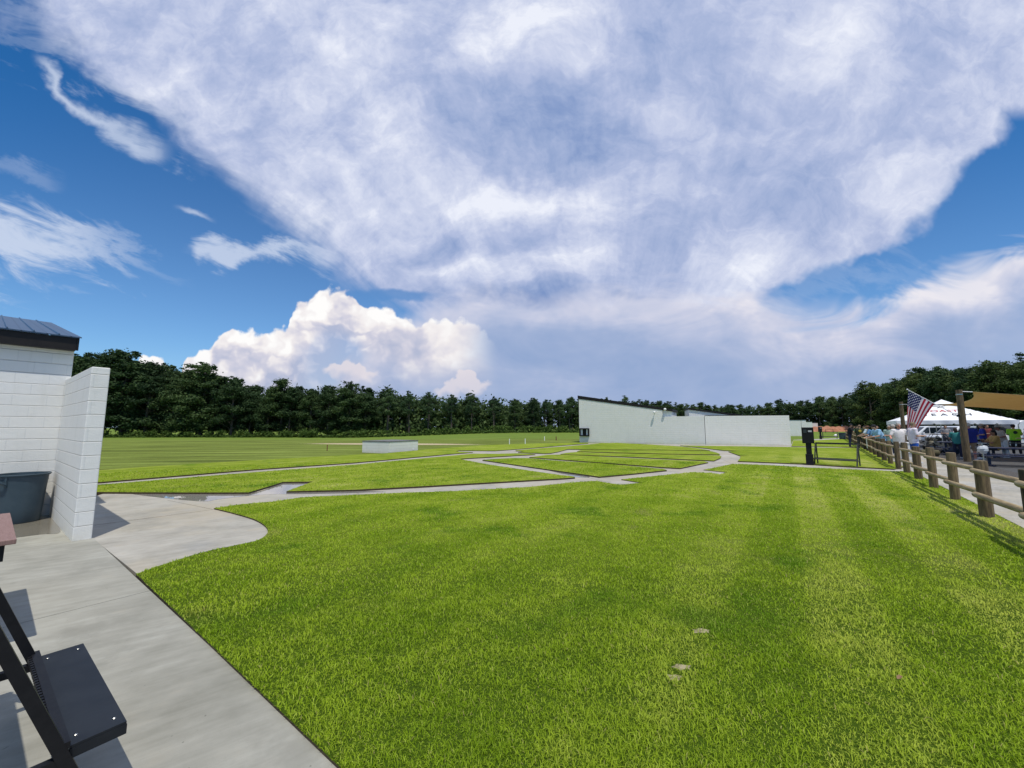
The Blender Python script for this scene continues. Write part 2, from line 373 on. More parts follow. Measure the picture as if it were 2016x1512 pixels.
def f_mulch(nb, p):
    pos = posc(nb); g = nb.noise(pos, 14, 5, .75)
    nb.link(nb.ramp(g, [(.35, (.02, .018, .016)), (.55, (.075, .066, .058)), (.64, (.14, .13, .12)), (.7, (.5, .5, .5))]), p.inputs['Base Color']); bump(nb, p, g, 1, .04)  # palest flecks are the glints of wet gravel, painted into the colour
M_MULCH = mat('dark_gravel', rough=.7, fn=f_mulch)
M_VINYL = mat('white_vinyl', (.82, .83, .86), .5)
M_WHITE = mat('white_plastic', (.78, .78, .78), .5)
def f_sail(nb, p):
    x, y, z = nb.xyz(posc(nb)); f = nb.noise(nb.vec(x, y * 6, z * 8), 2, 5)
    c = nb.mix(f.ss(.3, .7), (.64, .49, .26), (.72, .56, .31)); nb.link(c, p.inputs['Base Color'])
    tr = nb.new('ShaderNodeBsdfTranslucent'); nb.link(c, tr.inputs[0]); ms = nb.new('ShaderNodeMixShader'); ms.inputs[0].default_value = .45
    out = [n for n in nb.nt.nodes if n.type == 'OUTPUT_MATERIAL'][0]
    nb.link(p.outputs[0], ms.inputs[1]); nb.link(tr.outputs[0], ms.inputs[2]); nb.link(ms.outputs[0], out.inputs[0])
M_SAIL = mat('sail_cloth', rough=.8, fn=f_sail)
M_NAVY = mat('navy_paint', (.012, .018, .055), .4)
M_TYRE = mat('tyre_rubber', (.012, .012, .012), .8)
M_RIM = mat('rim_alloy', (.45, .45, .47), .3, 1)
M_GLASS = mat('dark_glass', (.012, .02, .026), .05, spec=.8)
M_TEXT = mat('sign_ink', (.03, .03, .035), .6); M_RED = mat('red_ink', (.55, .05, .04), .6)
M_CLAY = noisy('red_clay', (.28, .11, .06), (.42, .20, .12), 1.2, .95, .6, bd=.1)
_cl = {}
def cloth(c, n='cloth'):
    key = tuple(c)
    if key not in _cl: _cl[key] = noisy(n, c, tuple(v * .85 for v in c), 9, .85, .35, bd=.03)
    return _cl[key]
def f_leaf(cols):
    def fn(nb, p):
        geo = nb.new('ShaderNodeNewGeometry'); rnd = S(nb.nt, geo.outputs['Random Per Island'])
        inf = nb.new('ShaderNodeObjectInfo'); ro = S(nb.nt, inf.outputs['Random'])
        cl = nb.noise(objc(nb), .5, 3, .6)
        t_ = rnd * .30 + ro * .38 + cl * .45
        c = nb.ramp(t_, [(.25, cols[0]), (.55, cols[1]), (.9, cols[2])])
        nb.link(c, p.inputs['Base Color'])
        tr = nb.new('ShaderNodeBsdfTranslucent'); nb.link(c, tr.inputs[0]); ms = nb.new('ShaderNodeMixShader'); ms.inputs[0].default_value = .25
        out = [n for n in nb.nt.nodes if n.type == 'OUTPUT_MATERIAL'][0]
        nb.link(p.outputs[0], ms.inputs[1]); nb.link(tr.outputs[0], ms.inputs[2]); nb.link(ms.outputs[0], out.inputs[0])
    return fn
M_LEAF = mat('broad_leaf', rough=.7, spec=.2, fn=f_leaf([(.016, .036, .015), (.036, .070, .024), (.080, .125, .038)]))
M_PINE = mat('pine_needles', rough=.7, spec=.2, fn=f_leaf([(.026, .058, .028), (.056, .102, .040), (.11, .16, .055)]))
M_LITE = mat('bright_leaf', rough=.7, spec=.2, fn=f_leaf([(.045, .080, .024), (.080, .120, .034), (.14, .17, .045)]))
M_BUSH = mat('bush_leaf', rough=.7, spec=.2, fn=f_leaf([(.03, .065, .015), (.06, .11, .02), (.11, .17, .035)]))
M_BARK = noisy('bark', (.05, .04, .032), (.12, .10, .08), 3, .9, .5, (3, 3, .5))

# ------------------------------------------------------------ mesh helpers
class MB:
    def __init__(s): s.v = []; s.f = []; s.m = []
    def add(s, vs, fs, m=0):
        o = len(s.v); s.v += [tuple(v) for v in vs]; s.f += [tuple(i + o for i in f) for f in fs]; s.m += [m] * len(fs); return s
    def hexa(s, b4, t4, m=0):
        return s.add(list(b4) + list(t4), [(3, 2, 1, 0), (4, 5, 6, 7), (0, 1, 5, 4), (1, 2, 6, 5), (2, 3, 7, 6), (3, 0, 4, 7)], m)
    def box(s, x0, x1, y0, y1, z0, z1, m=0):
        return s.hexa([(x0, y0, z0), (x1, y0, z0), (x1, y1, z0), (x0, y1, z0)], [(x0, y0, z1), (x1, y0, z1), (x1, y1, z1), (x0, y1, z1)], m)
    def tube(s, pts, rads, n=10, m=0, cap=True, rx=None):
        pts = [Vector(p) for p in pts]; vs = []; fs = []
        up = Vector((0, 0, 1))
        for i, p in enumerate(pts):
            d = (pts[min(i + 1, len(pts) - 1)] - pts[max(i - 1, 0)]).normalized()
            ref = Vector((1, 0, 0)) if abs(d.z) > .8 else up
            a_ = (ref - d * ref.dot(d)).normalized(); b_ = d.cross(a_)
            ra = rads[i]; ra, rb = ra if isinstance(ra, (tuple, list)) else (ra, ra)
            for k_ in range(n):
                an = 2 * PI * k_ / n; vs.append(p + a_ * math.cos(an) * ra + b_ * math.sin(an) * rb)
        for i in range(len(pts) - 1):
            for k_ in range(n):
                k2 = (k_ + 1) % n; fs.append((i * n + k_, i * n + k2, (i + 1) * n + k2, (i + 1) * n + k_))
        if cap: fs.append(tuple(reversed(range(n)))); fs.append(tuple(range((len(pts) - 1) * n, len(pts) * n)))
        return s.add(vs, fs, m)
    def ball(s, c, r_, n=10, m=0):
        rx, ry, rz = r_ if isinstance(r_, (tuple, list)) else (r_, r_, r_); vs = []; fs = []; h = max(4, n // 2 + 1)
        for j in range(h + 1):
            ph = PI * j / h
            for k_ in range(n):
                an = 2 * PI * k_ / n; vs.append((c[0] + rx * math.sin(ph) * math.cos(an), c[1] + ry * math.sin(ph) * math.sin(an), c[2] - rz * math.cos(ph)))
        for j in range(h):
            for k_ in range(n):
                k2 = (k_ + 1) % n; fs.append((j * n + k_, j * n + k2, (j + 1) * n + k2, (j + 1) * n + k_))
        return s.add(vs, fs, m)
    def cap(s, p0, p1, r0, r1, n=10):
        s.tube([p0, p1], [r0, r1], n); s.ball(p0, r0, n); s.ball(p1, r1, n); return s
    def prism(s, poly, z0, z1, m=0, ms=None):        # vertical prism over a polygon; triangulated top
        n = len(poly); A = sum(poly[i][0] * poly[(i + 1) % n][1] - poly[(i + 1) % n][0] * poly[i][1] for i in range(n))
        if A < 0: poly = poly[::-1]
        tris = geometry.tessellate_polygon([[Vector((x, y, 0)) for x, y in poly]])
        top = []
        for t_ in tris:
            a_, b_, c_ = [poly[i] for i in t_]
            ar = (b_[0] - a_[0]) * (c_[1] - a_[1]) - (b_[1] - a_[1]) * (c_[0] - a_[0])
            top.append(tuple(i + n for i in (t_ if ar > 0 else t_[::-1])))
        s.add([(x, y, z0) for x, y in poly] + [(x, y, z1) for x, y in poly], top, m)
        o = len(s.v) - 2 * n
        for i in range(n):
            j = (i + 1) % n; s.f.append((o + i, o + j, o + n + j, o + n + i)); s.m.append(m if ms is None else ms)
        return s
    def sheet(s, pts, thick=.02, m=0):               # slab from a quad of 3-D points, given thickness downwards
        return s.hexa([(p[0], p[1], p[2] - thick) for p in pts], pts, m)
    def build(s, name, mats, parent=None, smooth=False, loc=None, rotz=0, bevel=0):
        me = bpy.data.meshes.new(name); me.from_pydata(s.v, [], s.f)
        mats = mats if isinstance(mats, (list, tuple)) else [mats]
        for m_ in mats: me.materials.append(m_)
        if any(s.m): me.polygons.foreach_set('material_index', s.m)
        if smooth:
            me.polygons.foreach_set('use_smooth', [True] * len(me.polygons))
            try: me.set_sharp_from_angle(angle=rad(smooth if smooth is not True else 50))
            except Exception: pass
        me.update()
        o = bpy.data.objects.new(name, me); COL.objects.link(o)
        if parent: o.parent = parent
        if loc: o.location = loc
        o.rotation_euler.z = rotz
        if bevel:
            bv = o.modifiers.new('bevel', 'BEVEL'); bv.width = bevel; bv.segments = 2; bv.limit_method = 'ANGLE'
        return o
def tag(o, label=None, cat=None, group=None, kind=None):
    for a_, b_ in (('label', label), ('category', cat), ('group', group), ('kind', kind)):
        if b_: o[a_] = b_
    return o
def thing(name, label, cat, loc=(0, 0, 0), rotz=0, group=None):
    o = bpy.data.objects.new(name, None); COL.objects.link(o); o.location = loc; o.rotation_euler = (0, 0, rotz); o.empty_display_size = .3
    return tag(o, label, cat, group)
def children(o): return [c for c in bpy.data.objects if c.parent == o]
def dup(root, loc, rotz=0, scale=None, label=None, group=None):
    r_ = root.copy(); COL.objects.link(r_); r_.location = loc; r_.rotation_euler = (0, 0, rotz)
    if scale: r_.scale = scale
    if label: r_['label'] = label
    if group: r_['group'] = group
    for ch in KIDS[root.name]:
        c = ch.copy(); COL.objects.link(c); c.parent = r_
        for g in KIDS.get(ch.name, []):
            d = g.copy(); COL.objects.link(d); d.parent = c
    return r_
KIDS = {}
def register(root):
    KIDS[root.name] = children(root)
    for c in KIDS[root.name]: KIDS[c.name] = children(c)
def npmesh(name, verts, nper, mat_, parent=None, smooth=False):    # verts: (nfaces*nper, 3) numpy, separate polygons
    n = len(verts); nf = n // nper
    me = bpy.data.meshes.new(name); me.vertices.add(n); me.vertices.foreach_set('co', verts.astype(np.float32).ravel())
    me.loops.add(n); me.loops.foreach_set('vertex_index', np.arange(n, dtype=np.int32))
    me.polygons.add(nf); me.polygons.foreach_set('loop_start', np.arange(0, n, nper, dtype=np.int32))
    me.materials.append(mat_); me.update(calc_edges=True)
    o = bpy.data.objects.new(name, me); COL.objects.link(o)
    if parent: o.parent = parent
    return o
def structure(o): return tag(o, kind='structure')

# fence frame: s runs away along the fence, w runs to the right of it
E1 = (.62, .785); E2 = (.785, -.62)
def SW(s, w, z=None):
    p = (E1[0] * s + E2[0] * w, E1[1] * s + E2[1] * w)
    return p if z is None else (*p, z)
AZ_F = math.atan2(E1[1], E1[0])              # rotation that turns local x onto e1
EA = Vector((-.806, .592)); EB = Vector((.592, .806))

# ------------------------------------------------------------ ground, lawns, paths
def sst(a_, b_, x_): u_ = max(0.0, min(1.0, (x_ - a_) / (b_ - a_))); return u_ * u_ * (3 - 2 * u_)
def ground_z(x, y):                          # the field falls gently away towards the wood on the left
    if y < 1: return -.06
    return -.06 - 1.55 * sst(45, 122, y) * sst(.02, -.45, x / y)
gx = [-900, -600, -400, -300] + list(range(-240, 121, 6)) + [160, 240, 400, 600, 900]; gy = [-300, -100, -20] + list(range(0, 60, 6)) + list(range(60, 181, 5)) + [200, 240, 300, 450, 700, 1100, 1500]
mb = MB(); mb.add([(x, y, ground_z(x, y)) for y in gy for x in gx], [(j_ * len(gx) + i, j_ * len(gx) + i + 1, (j_ + 1) * len(gx) + i + 1, (j_ + 1) * len(gx) + i) for j_ in range(len(gy) - 1) for i in range(len(gx) - 1)])
structure(mb.build('ground', M_FIELD, smooth=True))
structure(MB().prism([(-14, -6), (3, -6), SW(20, 2.6), SW(40, 2.6), G(1300, 878), G(1000, 882), G(700, 905), G(198, 940), G(-400, 955)], -.055, -.045).build('soil', M_SOIL))
# concrete court under the lawns (the paths are what the lawns leave open)
court = [G(190, 1066), G(268, 1128), (-3.0, 4.0), (4, 12), (8.2, 10.0), (14.3, 14.4), SW(19.8, 2.42), SW(78, 2.42), G(1562, 866), G(1557, 877), G(1389, 875.5), G(1141, 872.5), G(1000, 880), G(931, 885), G(700, 903), G(500, 915), G(198, 937), G(-500, 947), G(-500, 985), (-11, 12), (-9.2, 7.9)]
structure(MB().prism([tuple(p) for p in court], -.04, 0.0).build('path', M_CONC2))
# slabs of the walk beside the camera
p0 = Vector(G(190, 1065)); pe = Vector(G(670, 1512)); ed = (pe - p0).normalized(); nb_ = Vector((ed.y, -ed.x))
if nb_.dot(Vector((0, -1))) < 0: nb_ = -nb_
j1 = (Vector(G(293, 1165)) - p0).dot(ed); j2 = (Vector(G(121, 1045)) - p0).dot(ed)
cuts = [j2 - 4.4, j2, j1, j1 + 4.4, j1 + 8.8]
mb = MB()
for t0, t1 in zip(cuts, cuts[1:]):
    for k_ in range(2):
        a_ = p0 + ed * (t0 + .005); b_ = p0 + ed * (t1 - .005); o0 = nb_ * (k_ * 4.6 + .004); o1 = nb_ * (k_ * 4.6 + 4.59)
        mb.prism([tuple(a_ + o0), tuple(b_ + o0), tuple(b_ + o1), tuple(a_ + o1)], -.04, .008)
structure(mb.build('sidewalk', M_CONC))
mb = MB()
s_ = -6.0
while s_ < 80:
    mb.prism([SW(s_ + .005, 2.43), SW(s_ + 2.995, 2.43), SW(s_ + 2.995, 4.5), SW(s_ + .005, 4.5)], -.04, .012); s_ += 3
structure(mb.build('sidewalk', M_CONC2))
structure(MB().prism([SW(-8, 4.51), SW(90, 4.51), SW(90, 5.3), SW(-8, 5.3)], -.05, .0).build('gravel_strip', M_MULCH))
structure(MB().prism([SW(-20, 5.3), SW(105, 5.3), SW(80, 75), SW(-20, 75)], -.05, -.01).build('parking_lot', M_ASPH))
def lawn(pts, h, name='lawn'):
    poly = [tuple(p) if len(p) == 2 else tuple(p) for p in pts]
    return poly, h
gp = lambda L, z=0.0: [G(x, y, z) for x, y in L]
i7 = lambda L: [(900 + x / 3.476, 860 + y / 3.476) for x, y in L]
def smooth_poly(L, z):                       # Catmull-Rom through photo points
    P = [Vector(p) for p in gp(L, z)]; out = []
    for i in range(len(P) - 1):
        a_, b_, c_, d_ = P[max(i - 1, 0)], P[i], P[i + 1], P[min(i + 2, len(P) - 1)]
        for k_ in range(5):
            u = k_ / 5; out.append(tuple(.5 * ((2 * b_) + (c_ - a_) * u + (2 * a_ - 5 * b_ + 4 * c_ - d_) * u * u + (3 * b_ - 3 * c_ + d_ - a_) * u ** 3)))
    return out + [tuple(P[-1])]
HN = .022; HI = .075
HI = .045
L1 = gp([(670, 1512), (268, 1130)], HN) + smooth_poly([(300, 1118), (400, 1087), (470, 1072), (510, 1062), (527, 1048), (522, 1035), (500, 1022), (460, 1010), (421, 1000.5)], HN) \
    + gp([(471, 993), (541, 987), (593, 979), (700, 974), (820, 969), (900, 966.5), (1039, 958.8), (1134, 949.2), (1174, 946.8), (1180, 947.5), (1204, 952), (1221, 954), (1245, 952.4), (1264.5, 950.2), (1243, 947), (1223, 943.8),
          (1300, 936), (1362.7, 929.3), (1397.6, 931), (1418, 933.4), (1432, 929.6), (1407, 927), (1385, 924.8), (1420, 918), (1440.5, 913.4), (1470, 913.9), (1520, 916), (1585, 920), (1760, 927.8)], HN) \
    + [SW(20.8, 2.40), SW(9, 2.40), SW(4, 2.38), SW(1.6, 2.40)]
j = Vector(G(670, 1512))
P_end = j + ed * 2.9; L1.append(tuple(P_end))
P01 = [G(-500, 972, HI)] + gp([(60, 968), (195, 968.5), (345, 969.5), (489.5, 969.3), (541, 954), (556.6, 948.6), (616, 948), (564, 967), (700, 964), (822, 957.6), (980, 948.7), (1110, 941.4), (1132, 939.8), (1128, 937.6),
          (1102, 935), (1022.9, 923.6), (960, 914), (908.6, 904.4), (905.4, 903), (980, 898.6), (1054, 894.5), (1045, 893.2), (1015, 892.3), (981, 893.2), (932, 893), (880, 897.6), (700, 914.5), (500, 929.5), (198, 954), (60, 964)], HI) + [G(-500, 966, HI)]
P2 = gp([(949.8, 905.5), (1019.7, 915.6), (1086.3, 925), (1180, 938.3), (1240, 933), (1312.7, 925.5), (1306, 923.2), (1245.2, 917.6), (1181.7, 912), (1102, 907.4), (1038.7, 901.7), (1007, 901.6), (975, 903.3)], HI)
P3 = gp([(1042, 900), (1150, 908), (1229.4, 913.9), (1308.7, 919.9), (1338.9, 921.5), (1394.4, 910.1), (1386, 907.9), (1308.7, 904.6), (1229.4, 901.2), (1150, 896.9), (1102.2, 894.8), (1076.8, 895.4)], HI)
P4 = gp([(1103.2, 894), (1150, 895.6), (1245, 899.5), (1308.7, 902.4), (1405.5, 906.8), (1418, 901.8), (1420, 898), (1416.7, 896.7), (1308.7, 894.4), (1213.5, 892.3), (1150, 890.3), (1136, 889.6), (1114, 891.6)], HI)
P5 = gp([(1136, 888.6), (1150, 888.8), (1213.5, 890.8), (1308.7, 893.1), (1416.7, 894.9), (1417, 893.6), (1410, 890.6), (1397.6, 887.8), (1300, 886.4), (1200, 886), (1143, 886.2)], HI)
P6 = gp([(1016, 887.4), (1033, 888), (1019.8, 890.4), (1069.4, 892.6), (1084.3, 892), (1099.2, 889.2), (1118, 884.2), (1150, 884.9), (1245, 885.1), (1397.6, 886.6), (1372, 882.2), (1340.5, 878.8), (1308.7, 876.8), (1264, 874.2), (1213.5, 871.6), (1188, 872.6), (1183.5, 872.8), (1119, 878.2), (1059.5, 882.6), (1014.9, 886.4)], HI)
U1 = [G(-500, 961, HI)] + gp([(60, 956.5), (198, 948.8), (500, 924), (700, 910.4), (880, 894.2), (930.8, 890.4), (897, 888.6), (903.8, 886.7), (975, 887.2), (1000, 885.4), (1053.6, 881.4), (1104, 877.1), (1158, 873), (1158, 871.3), (1141, 871.5), (1060, 873), (960, 876), (850, 884), (760, 892), (700, 895), (500, 906), (300, 918), (203, 925), (60, 934)], HI) + [G(-500, 938, HI)]
R1 = gp([(1338.9, 877), (1388, 882.2), (1424.6, 886.6), (1458, 887.6), (1434, 888.8), (1456.3, 896.8), (1475, 897.3), (1457, 898), (1457.5, 901.6), (1452.4, 907.6), (1500, 909.6), (1588.9, 913.2), (1640, 916.5), (1760, 922.8)], HI) \
    + [SW(22.6, 2.40), SW(40.6, 2.40)] + gp([(1620, 881), (1560, 880), (1420, 878)], HI)
R2 = [SW(41.4, 2.40), SW(70, 2.40)] + gp([(1610, 866.6), (1562, 866.6), (1558, 878.3), (1620, 878.8)], HI)
lawns = [(L1, HN), (P01, HI), (P2, HI), (P3, HI), (P4, HI), (P5, HI), (P6, HI), (U1, HI), (R1, HI), (R2, HI)]
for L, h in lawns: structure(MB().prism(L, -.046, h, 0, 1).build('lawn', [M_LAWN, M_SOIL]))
# water lying on the concrete
def pool(L, z, name='puddle', m=M_WATER): structure(MB().prism(smooth_poly(L, z)[:-1], z - .003, z).build(name, m))
pool([(262, 973), (330, 981), (400, 987), (430, 983), (490, 976), (540, 973), (600, 972.5), (680, 971), (760, 968), (690, 966.5), (570, 969), (600, 955), (622, 949.5), (556, 950), (541, 955.5), (490, 971), (340, 971), (262, 973)], .004)
pool([(990, 906), (1040, 917), (1100, 931), (1140, 940), (1160, 938), (1110, 927), (1050, 914), (1000, 905), (990, 906)], .004)
pool([(-60, 1072), (20, 1060), (80, 1052), (119, 1046.5), (96, 1016), (50, 1012), (-60, 1020), (-60, 1072)], .0115, 'puddle', M_WET)

# ------------------------------------------------------------ grass blades
def inpoly(px, py, poly):
    ins = np.zeros(len(px), bool); n = len(poly)
    for i in range(n):
        x0, y0 = poly[i]; x1, y1 = poly[(i + 1) % n]
        c = ((y0 > py) != (y1 > py))
        with np.errstate(divide='ignore', invalid='ignore'): xi = (x1 - x0) * (py - y0) / (y1 - y0 + 1e-12) + x0
        ins ^= c & (px < xi)
    return ins
def scatter(poly, r0, r1, dens):
    xs = [p[0] for p in poly]; ys = [p[1] for p in poly]
    x0, x1 = max(min(xs), -r1), min(max(xs), r1); y0, y1 = max(min(ys), -1), min(max(ys), r1)
    if x1 <= x0 or y1 <= y0: return np.zeros((0, 2))
    n = int((x1 - x0) * (y1 - y0) * dens); p = RNG.random((n, 2)) * [x1 - x0, y1 - y0] + [x0, y0]
    r_ = np.hypot(p[:, 0], p[:, 1]); az = np.arctan2(p[:, 0], p[:, 1])
    keep = (r_ >= r0) & (r_ < r1) & (np.abs(az) < 1.05) & inpoly(p[:, 0], p[:, 1], poly)
    return p[keep]
M_SAND = noisy('sand', (.18, .16, .08), (.36, .31, .20), 26, .95, .4)
BARE = [(G(1380, 1248), .07), (G(1345, 1320), .06), (G(1330, 1342), .05), (G(1450, 1206), .035)]
def blades(pts, z, hgt, wid, name):
    n = len(pts)
    cl = np.sin(pts[:, 0] * 9.1 + np.sin(pts[:, 1] * 7.3) * 2) * np.sin(pts[:, 1] * 8.3 + np.sin(pts[:, 0] * 6.1) * 2)
    h = hgt * (.55 + .75 * RNG.random(n)) * (1 + .36 * cl)
    az = RNG.random(n) * 2 * PI; lean = .35 + .85 * RNG.random(n)
    wd = wid * (.7 + .6 * RNG.random(n))
    dx_, dy_ = np.cos(az), np.sin(az); ta = az + PI / 2 + RNG.normal(0, .5, n); tx, ty = np.cos(ta), np.sin(ta)
    base = np.stack([pts[:, 0], pts[:, 1], np.full(n, z - .004)], 1)
    lx = np.stack([tx * wd / 2, ty * wd / 2, np.zeros(n)], 1)
    mid = base + np.stack([dx_ * h * lean * .35, dy_ * h * lean * .35, h * .62], 1)
    tip = base + np.stack([dx_ * h * lean * 1.05, dy_ * h * lean * 1.05, h * (.95 - .35 * (lean - .35))], 1)
    # one four-cornered folded leaf per blade: base-left, base-right, mid-right, tip ... as two joined faces
    me = bpy.data.meshes.new(name)
    V = np.stack([base - lx, base + lx, mid + lx * .8, mid - lx * .8, tip], 1).reshape(-1, 3)
    me.vertices.add(n * 5); me.vertices.foreach_set('co', V.astype(np.float32).ravel())
    o5 = (np.arange(n) * 5)[:, None]
    loops = np.concatenate([o5 + np.array([[0, 1, 2, 3]]), o5 + np.array([[3, 2, 4]])], 1).ravel()
    me.loops.add(n * 7); me.loops.foreach_set('vertex_index', loops.astype(np.int32))
    ls = (np.arange(n)[:, None] * 7 + np.array([[0, 4]])).ravel()
    me.polygons.add(n * 2); me.polygons.foreach_set('loop_start', ls.astype(np.int32))
    me.materials.append(M_BLADE); me.update(calc_edges=True)
    o = bpy.data.objects.new(name, me); COL.objects.link(o)
    return o
def clear_bare(p):
    k_ = np.ones(len(p), bool)
    for (bx, by), br_ in BARE:
        d_ = np.hypot((p[:, 0] - bx) / 1.5, p[:, 1] - by); k_ &= ~((d_ < br_ * (.3 + .9 * RNG.random(len(p)))) & (RNG.random(len(p)) < .78))
    return p[k_]
for r0, r1, dens, hh, ww in ((1.0, 2.6, 14500, .027, .0036), (2.6, 4.2, 9500, .027, .0046), (4.2, 6.5, 5200, .027, .0064), (6.5, 10, 2300, .027, .0098), (10, 15, 900, .028, .015), (15, 24, 300, .030, .024)):
    p = clear_bare(scatter(L1, r0, r1, dens))
    if len(p): tag(blades(p, HN, hh, ww, 'grass'), 'short bright green turf blades covering the big foreground lawn', 'grass', kind='stuff')
pp = [scatter(L, 9, 20, 380) for L, h in lawns[1:8]]
pp = np.concatenate([q_ for q_ in pp if len(q_)])
tag(blades(pp, HI, .024, .022, 'grass'), 'short green turf blades on the lawns between the far paths', 'grass', kind='stuff')
# sandy bare spots
for (bx, by), br_ in BARE[:3]:
    mb = MB(); mb.prism([(bx + math.cos(a_) * br_ * 1.5 * random.uniform(.35, 1.05), by + math.sin(a_) * br_ * random.uniform(.3, 1.0)) for a_ in [k_ * PI / 7 for k_ in range(14)]], HN - .01, HN + .0015)
    structure(mb.build('sand_patch', M_SAND))
lx_, ly_ = G(1773, 1353)
mb = MB(); mb.add([(-.03, 0, .0), (-.012, .011, .006), (.014, .010, .012), (.032, .002, .004), (.012, -.012, .010), (-.014, -.010, .003), (0, 0, -.002)], [(0, 6, 1), (1, 6, 2), (2, 6, 3), (3, 6, 4), (4, 6, 5), (5, 6, 0)])
tag(mb.build('dead_leaf', mat('dead_leaf', (.22, .13, .07), .8), loc=(lx_, ly_, HN + .034), rotz=.4), 'small curled brown dead leaf lying on the foreground grass', 'leaf')

# control joints sawn into the concrete pad
def joint(a, b, w=.007, z=.0015):
    a, b = Vector(a), Vector(b); d = (b - a).normalized(); n = Vector((-d.y, d.x)) * w / 2
    return [tuple(a + n), tuple(b + n), tuple(b - n), tuple(a - n)]
mb = MB()
for a, b in ((G(186, 1034), G(421, 1003)), (G(418, 1002.5), G(330, 985)), (G(700, 974.5), G(716, 964.8)), (G(1190, 947.5), G(1160, 941)), (G(1440, 913.3), G(1420, 903))):
    mb.prism(joint(a, b), .0004, .0016)
structure(mb.build('pavement_joint', M_SOIL))

# ------------------------------------------------------------ white block building beside the camera
C0 = Vector(G(96, 1015)); A_ = Vector(G(143.9, 1067)); B_ = Vector(G(186, 1061.5))
AZ_B = math.atan2(EB.y, EB.x)                 # local x runs along eb (left to right), local y into the building
bl = thing('block_building', 'white painted block building at the far left with a blue grey metal roof', 'building', (C0.x, C0.y, 0), AZ_B)
L0 = -7.5; EV = 3.12; DEP = 6.0
MB().hexa([(L0, 0, -.04), (.07, 0, -.04), (.07, DEP, -.04), (L0, DEP, -.04)], [(L0, 0, EV), (.07, 0, EV), (.07, DEP, EV + 1.2), (L0, DEP, EV + 1.2)]).build('wall', M_BLOCK, bl)
LW = (A_ - C0).length
wm = MB().box(0, .2, -LW, -.002, -.04, 2.55)
wm.build('wing_wall', M_BLOCK, bl, bevel=.012)
MB().box(L0 - .2, .07, -.16, -.115, EV - .0, EV + .24).build('fascia', M_FASC, bl)
MB().hexa([(.075, -.165, EV), (.105, -.165, EV), (.105, DEP + .2, EV + 1.25), (.075, DEP + .2, EV + 1.25)], [(.075, -.165, EV + .25), (.105, -.165, EV + .25), (.105, DEP + .2, EV + 1.5), (.075, DEP + .2, EV + 1.5)]).build('gable_board', M_FASC, bl)
rm = MB(); sl_ = .205
rm.hexa([(L0 - .2, -.2, EV + .245), (.13, -.2, EV + .245), (.13, DEP + .3, EV + .245 + (DEP + .5) * sl_), (L0 - .2, DEP + .3, EV + .245 + (DEP + .5) * sl_)],
        [(L0 - .2, -.2, EV + .265), (.13, -.2, EV + .265), (.13, DEP + .3, EV + .265 + (DEP + .5) * sl_), (L0 - .2, DEP + .3, EV + .265 + (DEP + .5) * sl_)])
x = L0
while x < .08:
    rm.hexa([(x, -.205, EV + .262), (x + .03, -.205, EV + .262), (x + .03, DEP + .3, EV + .262 + (DEP + .5) * sl_), (x, DEP + .3, EV + .262 + (DEP + .5) * sl_)],
            [(x + .008, -.205, EV + .29), (x + .022, -.205, EV + .29), (x + .022, DEP + .3, EV + .29 + (DEP + .5) * sl_), (x + .008, DEP + .3, EV + .29 + (DEP + .5) * sl_)]); x += .305
rm.build('roof', M_ROOF, bl)
MB().box(L0, .07, -.115, -.003, EV - .001, EV + .02).build('soffit', M_FASC, bl)

# ------------------------------------------------------------ trash cans
def trash_can(label, loc, rotz):
    t = thing('trash_can', label, 'trash can', loc, rotz)
    n = 32; prof = [(.245, 0.0), (.255, .02), (.268, .22), (.283, .50), (.292, .70), (.305, .705), (.308, .735)]
    mb = MB(); vs = []; fs = []
    for r_, z in prof:
        for k_ in range(n):
            rr = r_ * (1 - (.018 if (k_ % 8 in (2, 3, 4)) and .05 < z < .65 else 0)); an = 2 * PI * k_ / n; vs.append((rr * math.cos(an), rr * math.sin(an), z))
    for r_, z in ((.290, .735), (.284, .70), (.24, .03)):
        for k_ in range(n): an = 2 * PI * k_ / n; vs.append((r_ * math.cos(an), r_ * math.sin(an), z))
    m_ = len(prof) + 3
    for i in range(m_ - 1):
        for k_ in range(n): k2 = (k_ + 1) % n; fs.append((i * n + k_, i * n + k2, (i + 1) * n + k2, (i + 1) * n + k_))
    fs.append(tuple(reversed(range(n)))); fs.append(tuple(range((m_ - 1) * n, m_ * n))); mb.add(vs, fs)
    mb.build('barrel', M_CAN, t, smooth=35)
    MB().tube([(.309 * math.cos(q_), .309 * math.sin(q_), .725) for q_ in [k_ * PI / 16 for k_ in range(33)]], [.011] * 33, 6, cap=False).build('rim', M_CAN, t, smooth=True)
    for sg in (-1, 1):
        h = MB(); pts = [(.29 * sg, -.075, .60), (.335 * sg, -.065, .615), (.35 * sg, -.05, .64), (.35 * sg, .05, .64), (.335 * sg, .065, .615), (.29 * sg, .075, .60)]
        h.tube(pts, [.017] * 6, 8); h.box(.285 * sg - .012, .285 * sg + .03, -.085, -.055, .56, .71); h.box(.285 * sg - .012, .285 * sg + .03, .055, .085, .56, .71)
        h.build('handle', M_CAN, t, smooth=True)
    return t
cp = C0 - EB * .40 - EA * .38
tc1 = trash_can('large blue grey round trash can in the corner of the white block walls', (cp.x, cp.y, .012), AZ_B + .75)
tc1.scale = (1.08, 1.08, 1.12)
x_, y_ = G(1659, 865.5); t2 = trash_can('small distant grey blue round trash can between the far rack and the fence', (x_, y_, 0), 0); t2.scale = (1.25, 1.25, 1.2)

